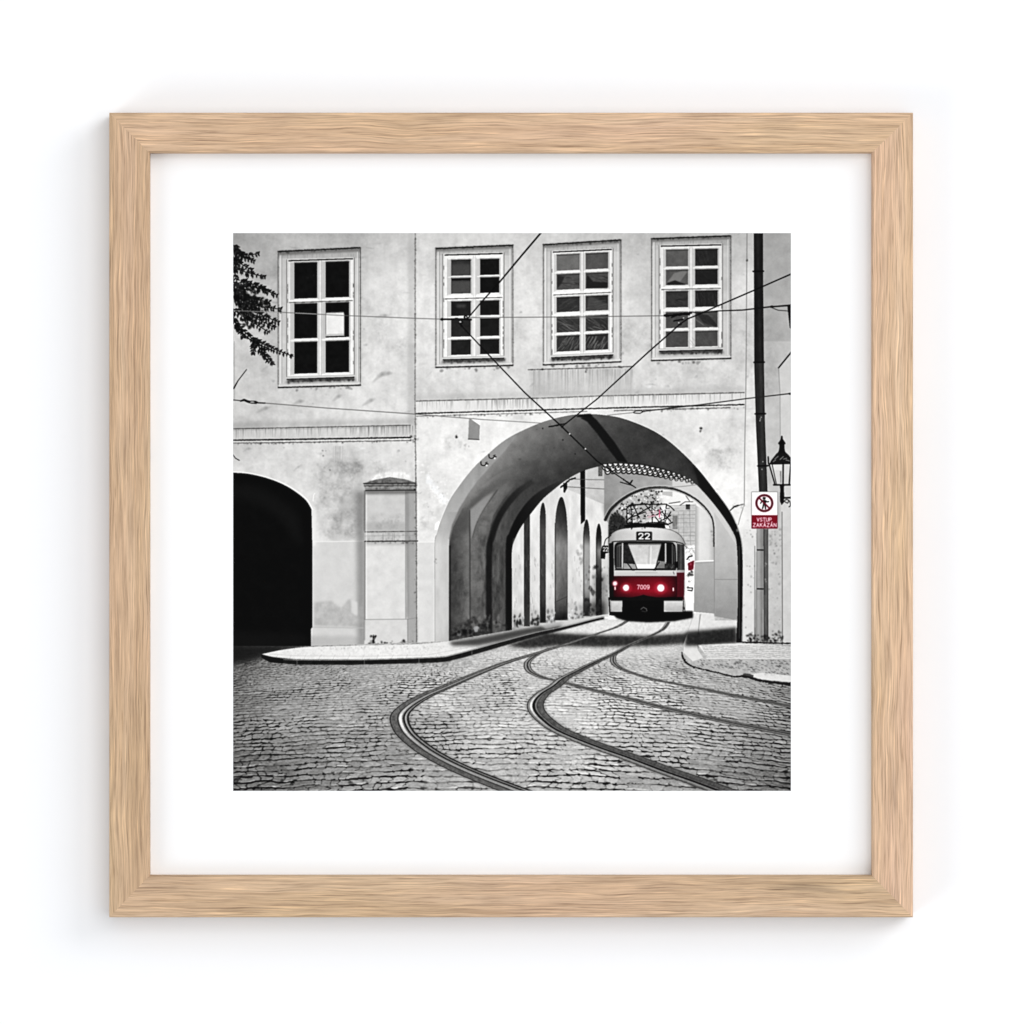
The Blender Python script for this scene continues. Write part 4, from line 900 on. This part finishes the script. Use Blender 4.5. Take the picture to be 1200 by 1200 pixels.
# ---------- print finish: softened like a photograph, slight grain and corner fall-off
img[:] = blur(img, .38)
r2 = ((X - 600) / 327) ** 2 + ((Y - 600) / 327) ** 2
img *= (1.0 - .09 * np.clip(r2 - .5, 0, 1.5))[..., None].astype(np.float32)
lum = img.mean(2)
img += ((lum - blur(lum, 1.3)) * .48 + (lum - blur(lum, 9.)) * .06)[..., None]
u_ = img / 255.; img[:] = np.where(u_ < .5, u_ - .06 * np.sin(2 * np.pi * np.clip(u_, 0, 1)), u_) * 255.
grain = blur(RNG.rand(NW, NW).astype(np.float32) - .5, .42)
img += (grain * 26 * np.clip(1.2 - lum / 300, .4, 1) * np.clip(lum / 60, .25, 1))[..., None]
img[:] = np.clip(img, 5, 250)

# ================================================================ the real things: wall, frame, mat, print
CAM_D = 3.0                       # camera to wall, metres
YP = -0.0112                      # front of the print (the wall surface is y = 0)
S = 0.433 / 1200                  # metres per drawing unit on the print


def ux(px, y=YP): return (px - 600) * S * (CAM_D + y) / (CAM_D + YP)
def uz(py, y=YP): return (600 - py) * S * (CAM_D + y) / (CAM_D + YP)


def mesh_obj(name, verts, faces, mat, parent=None, uvs=None, smooth=False):
    me = bpy.data.meshes.new(name)
    me.from_pydata([tuple(v) for v in verts], [], [tuple(f) for f in faces])
    me.update()
    if uvs is not None:
        l = me.uv_layers.new(name='UVMap'); l.data.foreach_set('uv', np.asarray(uvs, np.float32).ravel())
    if smooth:
        for p in me.polygons: p.use_smooth = True
    o = bpy.data.objects.new(name, me); C.objects.link(o)
    o.data.materials.append(mat)
    if parent: o.parent = parent
    return o


def new_mat(name):
    m = bpy.data.materials.new(name); m.use_nodes = True
    nt = m.node_tree; b = nt.nodes['Principled BSDF']
    return m, nt, b


def N(nt, t, **k):
    n = nt.nodes.new(t)
    for a, v in k.items(): setattr(n, a, v)
    return n


def lin(c):
    return tuple(((v / 255) / 12.92 if v / 255 <= .04045 else ((v / 255 + .055) / 1.055) ** 2.4) for v in c) + (1.,)


# ---- materials
def plain(name, col, rough, bump=0., scale=400., spec=.2):
    m, nt, b = new_mat(name)
    b.inputs['Base Color'].default_value = (*col, 1); b.inputs['Roughness'].default_value = rough
    b.inputs['Specular IOR Level'].default_value = spec
    if bump:
        tc = N(nt, 'ShaderNodeTexCoord'); n = N(nt, 'ShaderNodeTexNoise'); n.inputs['Scale'].default_value = scale; n.inputs['Detail'].default_value = 4
        bp = N(nt, 'ShaderNodeBump'); bp.inputs['Strength'].default_value = bump; bp.inputs['Distance'].default_value = .0004
        nt.links.new(tc.outputs['Object'], n.inputs['Vector']); nt.links.new(n.outputs['Fac'], bp.inputs['Height']); nt.links.new(bp.outputs['Normal'], b.inputs['Normal'])
    return m


M_wall = plain('white_wall_paint', (.89, .895, .91), .8, .05, 260)
M_mat = plain('white_mat_card', (.9, .9, .905), .75, .04, 1500)
M_back = plain('backing_card', (.25, .2, .15), .8)


def wood(name, timber):
    m, nt, b = new_mat(name)
    L = nt.links.new
    uv = N(nt, 'ShaderNodeUVMap'); uv.uv_map = 'UVMap'

    def layer(su, sv, det, rough=.55, dist=0.):
        mp = N(nt, 'ShaderNodeMapping'); mp.inputs['Scale'].default_value = (su, sv, 1)
        n = N(nt, 'ShaderNodeTexNoise'); n.inputs['Scale'].default_value = 1; n.inputs['Detail'].default_value = det
        n.inputs['Roughness'].default_value = rough; n.inputs['Distortion'].default_value = dist
        L(warp.outputs[0], mp.inputs['Vector']); L(mp.outputs[0], n.inputs['Vector'])
        return n.outputs['Fac']

    # slow sideways wander of the grain
    wm = N(nt, 'ShaderNodeMapping'); wm.inputs['Scale'].default_value = (22, 60, 1)
    wn = N(nt, 'ShaderNodeTexNoise'); wn.inputs['Scale'].default_value = 1; wn.inputs['Detail'].default_value = 2
    L(uv.outputs[0], wm.inputs['Vector']); L(wm.outputs[0], wn.inputs['Vector'])
    sub = N(nt, 'ShaderNodeMath', operation='MULTIPLY_ADD'); L(wn.outputs['Fac'], sub.inputs[0]); sub.inputs[1].default_value = .0042; sub.inputs[2].default_value = -.0021
    cx = N(nt, 'ShaderNodeCombineXYZ'); L(sub.outputs[0], cx.inputs['Y'])
    warp = N(nt, 'ShaderNodeVectorMath', operation='ADD'); L(uv.outputs[0], warp.inputs[0]); L(cx.outputs[0], warp.inputs[1])

    def ramp(fac, stops):
        r = N(nt, 'ShaderNodeValToRGB'); e = r.color_ramp.elements
        while len(e) < len(stops): e.new(.5)
        for i, (p, c) in enumerate(stops): e[i].position = p; e[i].color = c
        L(fac, r.inputs['Fac']); return r.outputs['Color']

    def mix(a, bcol, fac, mode='MIX'):
        x = N(nt, 'ShaderNodeMix', data_type='RGBA', blend_type=mode)
        if isinstance(fac, float): x.inputs['Factor'].default_value = fac
        else: L(fac, x.inputs['Factor'])
        for v, s in ((a, x.inputs[6]), (bcol, x.inputs[7])):
            if isinstance(v, tuple): s.default_value = v
            else: L(v, s)
        return x.outputs[2]

    broad = layer(6, 150, 3)
    col = ramp(broad, [(.30, lin((186, 153, 120))), (.45, lin((201, 168, 133))), (.60, lin((209, 177, 144))), (.75, lin((216, 188, 155)))])
    tint = layer(5, 30, 2)
    col = mix(col, ramp(tint, [(.35, lin((204, 178, 140))), (.65, lin((214, 178, 154)))]), .35)
    mid = layer(22, 800, 4, .6, .1)
    col = mix(col, ramp(mid, [(.34, (.77, .74, .71, 1)), (.48, (.97, .97, .97, 1)), (.66, (1.13, 1.12, 1.10, 1))]), .9, 'MULTIPLY')
    fine = layer(38, 1700, 4, .65)
    col = mix(col, ramp(fine, [(.34, (.64, .60, .56, 1)), (.46, (.98, .98, .98, 1)), (.62, (1.24, 1.23, 1.20, 1))]), .95, 'MULTIPLY')
    pore = layer(42, 1500, 2, .5)
    col = mix(col, ramp(pore, [(.29, (.56, .52, .47, 1)), (.36, (1, 1, 1, 1)), (.60, (1, 1, 1, 1)), (.67, (1.3, 1.28, 1.22, 1))]), .85, 'MULTIPLY')
    smoke = layer(14, 90, 3, .5)
    col = mix(col, ramp(smoke, [(.26, (.80, .80, .80, 1)), (.37, (1, 1, 1, 1))]), .8, 'MULTIPLY')
    col = mix(col, (*timber, 1.), 1., 'MULTIPLY')
    L(col, b.inputs['Base Color'])
    b.inputs['Roughness'].default_value = .62; b.inputs['Specular IOR Level'].default_value = .25
    bp = N(nt, 'ShaderNodeBump'); bp.inputs['Strength'].default_value = .35; bp.inputs['Distance'].default_value = .0003
    L(fine, bp.inputs['Height']); L(bp.outputs['Normal'], b.inputs['Normal'])
    return m


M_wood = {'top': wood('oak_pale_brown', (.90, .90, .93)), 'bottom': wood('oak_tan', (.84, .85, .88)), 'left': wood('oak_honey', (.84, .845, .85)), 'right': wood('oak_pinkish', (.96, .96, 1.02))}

# print ink: the picture drawn above, as ink on matt paper
ink = bpy.data.images.new('print_ink', NW, NW, alpha=False)
buf = np.ones((NW, NW, 4), np.float32); buf[..., :3] = img[::-1] / 255.
ink.pixels.foreach_set(buf.ravel()); ink.update(); ink.pack()
PRINT_GAIN = 1.03
M_print, _nt, _b = new_mat('printed_paper')
_t = N(_nt, 'ShaderNodeTexImage'); _t.image = ink; _t.interpolation = 'Linear'; _t.extension = 'EXTEND'
_m = N(_nt, 'ShaderNodeMix', data_type='RGBA', blend_type='MULTIPLY'); _m.inputs['Factor'].default_value = 1
_m.inputs[7].default_value = (PRINT_GAIN, PRINT_GAIN, PRINT_GAIN, 1)
_nt.links.new(_t.outputs['Color'], _m.inputs[6]); _nt.links.new(_m.outputs[2], _b.inputs['Base Color'])
_b.inputs['Roughness'].default_value = .85; _b.inputs['Specular IOR Level'].default_value = .05

# ---- wall (setting)
wall = mesh_obj('wall', [(-2.5, 0, -2), (2.5, 0, -2), (2.5, 0, 2), (-2.5, 0, 2)], [(0, 1, 2, 3)], M_wall)
wall['kind'] = 'structure'

# ---- the framed picture
pic = bpy.data.objects.new('framed_picture', None); C.objects.link(pic)
YF = -0.019
OX0, OX1, OZ0, OZ1 = ux(128, YF), ux(1070, YF), uz(1075, YF), uz(132, YF)
IX0, IX1, IZ0, IZ1 = ux(175.2, YF), ux(1022, YF), uz(1026, YF), uz(179, YF)
pic.location = (0, 0, OZ0)
pic['label'] = 'square light oak frame with white mat and a print of a red tram'
pic['category'] = 'framed picture'
RW_ = IX0 - OX0
CH = .0005
# profile: (fraction across the rail, depth)
PROF = [(0., -.0010), (0., YF + CH), ('c', YF), ('d', YF), (1., YF + CH * 1.4), (1., -.0100), ('e', -.0100), ('e', -.0010)]


def prof_pts(w):
    out = []
    for f, y in PROF:
        d = {'c': CH, 'd': w - CH, 'e': w - .006}.get(f, None) if isinstance(f, str) else f * w
        out.append((d, y))
    return out


wl, wr, wb, wt = IX0 - OX0, OX1 - IX1, IZ0 - OZ0, OZ1 - IZ1
SIDES = {'top': ((OX0, OZ1), (OX1, OZ1), (0, -1), wt, wl, wr), 'bottom': ((OX1, OZ0), (OX0, OZ0), (0, 1), wb, wr, wl),
         'left': ((OX0, OZ0), (OX0, OZ1), (1, 0), wl, wb, wt), 'right': ((OX1, OZ1), (OX1, OZ0), (-1, 0), wr, wt, wb)}
for k, (sn, (a, b_, inn, w, wa, wb2)) in enumerate(SIDES.items()):
    dx, dz = b_[0] - a[0], b_[1] - a[1]; L = math.hypot(dx, dz); dx /= L; dz /= L
    P = prof_pts(w); arc = [0]
    for (d0, y0), (d1, y1) in zip(P, P[1:]): arc.append(arc[-1] + math.hypot(d1 - d0, y1 - y0))
    NS = 12
    V = []; UV = []
    for i in range(NS + 1):
        for (d, y), ar in zip(P, arc):
            s0 = d / w * wa; s1 = L - d / w * wb2
            # a hairline gap keeps the mitre readable
            s = s0 + .000008 + (s1 - s0 - .000016) * i / NS
            V.append((a[0] + dx * s + inn[0] * d, y, a[1] + dz * s + inn[1] * d - OZ0))
            UV.append((s + k * 3.7, ar + k * 1.3))
    n = len(P); F = []; fuv = []
    for i in range(NS):
        for j in range(n):
            j2 = (j + 1) % n
            f = (i * n + j, i * n + j2, (i + 1) * n + j2, (i + 1) * n + j)
            F.append(f); fuv += [UV[q] for q in f]
    for f in (tuple(range(n))[::-1], tuple(range(NS * n, NS * n + n))): F.append(f); fuv += [UV[q] for q in f]
    o = mesh_obj('frame_rail', V, F, M_wood[sn], pic, fuv)
    me = o.data
    import bmesh
    bm = bmesh.new(); bm.from_mesh(me); bmesh.ops.recalc_face_normals(bm, faces=bm.faces[:]); bm.to_mesh(me); bm.free()

YM = -.0104
# mat: a card with a square opening
def ring(name, o, i, yf, yb, mat, parent, oz):
    (a0, a1, b0, b1), (c0, c1, d0, d1) = o, i
    V = []
    for y in (yf, yb):
        V += [(a0, y, b0 - oz), (a1, y, b0 - oz), (a1, y, b1 - oz), (a0, y, b1 - oz), (c0, y, d0 - oz), (c1, y, d0 - oz), (c1, y, d1 - oz), (c0, y, d1 - oz)]
    F = []
    for q in range(4):
        r = (q + 1) % 4
        F.append((q, r, 4 + r, 4 + q)); F.append((8 + q, 12 + q, 12 + r, 8 + r)); F.append((4 + q, 4 + r, 12 + r, 12 + q)); F.append((q, 8 + q, 8 + r, r))
    ob = mesh_obj(name, V, F, mat, parent)
    bm = bmesh.new(); bm.from_mesh(ob.data); bmesh.ops.recalc_face_normals(bm, faces=bm.faces[:]); bm.to_mesh(ob.data); bm.free()
    return ob


PX_A, PX_B = ux(273, YP), ux(927, YP)
PZ_A, PZ_B = uz(927, YP), uz(273, YP)
YMF = YP - .0002                                      # mat face stands a hair in front of the print
ring('mat_board', (OX0 + .0112, OX1 - .0112, OZ0 + .0112, OZ1 - .0112), (ux(273.2, YMF), ux(926.8, YMF), uz(926.8, YMF), uz(273.2, YMF)), YMF, -.0103, M_mat, pic, OZ0)
back = mesh_obj('backing_board', [(x, y, z - OZ0) for y in (-.0101, -.0030) for x, z in ((OX0 + .0113, OZ0 + .0113), (OX1 - .0113, OZ0 + .0113), (OX1 - .0113, OZ1 - .0113), (OX0 + .0113, OZ1 - .0113))],
                [(0, 1, 2, 3), (7, 6, 5, 4), (0, 4, 5, 1), (1, 5, 6, 2), (2, 6, 7, 3), (3, 7, 4, 0)], M_back, pic)
e = .0008
prn = mesh_obj('art_print', [(PX_A - e, YP, PZ_A - OZ0 - e), (PX_B + e, YP, PZ_A - OZ0 - e), (PX_B + e, YP, PZ_B - OZ0 + e), (PX_A - e, YP, PZ_B - OZ0 + e)], [(0, 1, 2, 3)], M_print, pic,
               [(-e / (PX_B - PX_A), -e / (PX_B - PX_A)), (1 + e / (PX_B - PX_A), -e / (PX_B - PX_A)), (1 + e / (PX_B - PX_A), 1 + e / (PX_B - PX_A)), (-e / (PX_B - PX_A), 1 + e / (PX_B - PX_A))])

# the pictured things, cut as areas of the print (same ink, same plane, 0.02 mm proud)
PL = {'printed_wall': 'pale plaster house wall in the print, stained and streaked', 'printed_archway': 'wide grey vaulted archway over the tram in the print',
      'printed_gateway': 'black unlit gateway at the left edge of the print', 'printed_pillar': 'capped plaster pillar beside the dark gateway in the print',
      'printed_street': 'cobbled street across the foot of the print', 'printed_pavement': 'long pale pavement with dark kerb in front of the pillar in the print',
      'printed_tram': 'red and cream tram numbered 22 and 7009 with lit headlights in the print', 'printed_tram_track': 'curving tram rails crossing the cobbles in the print',
      'printed_overhead_wire': 'black overhead tram wires crossing the print', 'printed_drainpipe': 'dark drainpipe down the right side of the print',
      'printed_warning_sign': 'white and red no entry for pedestrians sign reading VSTUP ZAKÁZÁN', 'printed_street_lantern': 'black wrought iron lantern at the right edge of the print',
      'printed_foliage': 'dark leafy branches at the upper left of the print', 'printed_courtyard_wall': 'pale courtyard walls with tall niches seen through the archway',
      'printed_roof_tiles': 'scalloped row of roof tiles under the archway'}
WL = {1: 'printed six-pane window with a sheet of paper in one pane', 2: 'printed ten-pane window left of the two beside the wires, crossed by the steep wire', 3: 'printed ten-pane window above the streaked ledge', 4: 'printed ten-pane window nearest the drainpipe'}
YS = YP - .00002
ids = idr[1::SS, 1::SS]; H_, W_ = ids.shape
xs = np.linspace(PX_A, PX_B, W_ + 1); zs = np.linspace(PZ_B, PZ_A, H_ + 1)
quads = {k: [] for k in REGION if k}
for r in range(H_):
    line = ids[r]; cuts = np.flatnonzero(np.diff(line)) + 1
    st = [0] + cuts.tolist(); en = cuts.tolist() + [W_]
    for a_, b2 in zip(st, en):
        k = int(line[a_])
        if k: quads[k].append((r, a_, b2))
for k, qs in quads.items():
    if len(qs) < 3: continue
    kind, serial = REGION[k]
    q = np.array(qs)
    x0, x1, z0, z1 = xs[q[:, 1]], xs[q[:, 2]], zs[q[:, 0] + 1] - OZ0, zs[q[:, 0]] - OZ0
    y = np.full(len(q), YS)
    V = np.stack([np.stack([x0, y, z0], 1), np.stack([x1, y, z0], 1), np.stack([x1, y, z1], 1), np.stack([x0, y, z1], 1)], 1).reshape(-1, 3)
    u0, u1, v0, v1 = q[:, 1] / W_, q[:, 2] / W_, 1 - (q[:, 0] + 1) / H_, 1 - q[:, 0] / H_
    UVs = np.stack([np.stack([u0, v0], 1), np.stack([u1, v0], 1), np.stack([u1, v1], 1), np.stack([u0, v1], 1)], 1).reshape(-1, 2)
    F = np.arange(len(q) * 4).reshape(-1, 4)
    o = mesh_obj(kind, V, F, M_print, prn, UVs)
    o['label'] = WL[serial] if kind == 'printed_window' else ('pavement corner with wavy setts below the drainpipe in the print' if (kind, serial) == ('printed_pavement', 1) else PL[kind])

# ---- light: a soft lamp high on the right, a broad frontal one, a little room light
def area(name, loc, size, energy, col=(1, 1, 1), target=(0, 0, 0)):
    l = bpy.data.lights.new(name, 'AREA'); l.shape = 'SQUARE'; l.size = size; l.energy = energy; l.color = col
    o = bpy.data.objects.new(name, l); C.objects.link(o); o.location = loc
    import mathutils
    o.rotation_euler = (mathutils.Vector(target) - mathutils.Vector(loc)).to_track_quat('-Z', 'Y').to_euler()
    return o


area('key_softbox', (2.7, -2.3, 1.7), 2.0, KEY)
area('low_left_softbox', (-2.6, -2.2, -1.7), 1.6, FILL)
area('front_softbox', (.9, -4.2, .5), 2.6, FRONT)
w = bpy.data.worlds.new('World'); sc.world = w; w.use_nodes = True
bg = w.node_tree.nodes['Background']; bg.inputs[0].default_value = (.93, .965, 1, 1); bg.inputs[1].default_value = AMB

cam = bpy.data.cameras.new('camera'); cam.sensor_width = 36; cam.lens = 36 * (CAM_D + YP) / 0.433; cam.clip_end = 50
co = bpy.data.objects.new('camera', cam); C.objects.link(co); co.location = (0, -CAM_D, 0); co.rotation_euler = (math.pi / 2, 0, 0)
sc.camera = co
sc.view_settings.view_transform = 'Standard'; sc.view_settings.look = 'None'; sc.view_settings.exposure = 0; sc.view_settings.gamma = 1
sc.view_settings.use_curve_mapping = False
sc.render.engine = 'CYCLES'
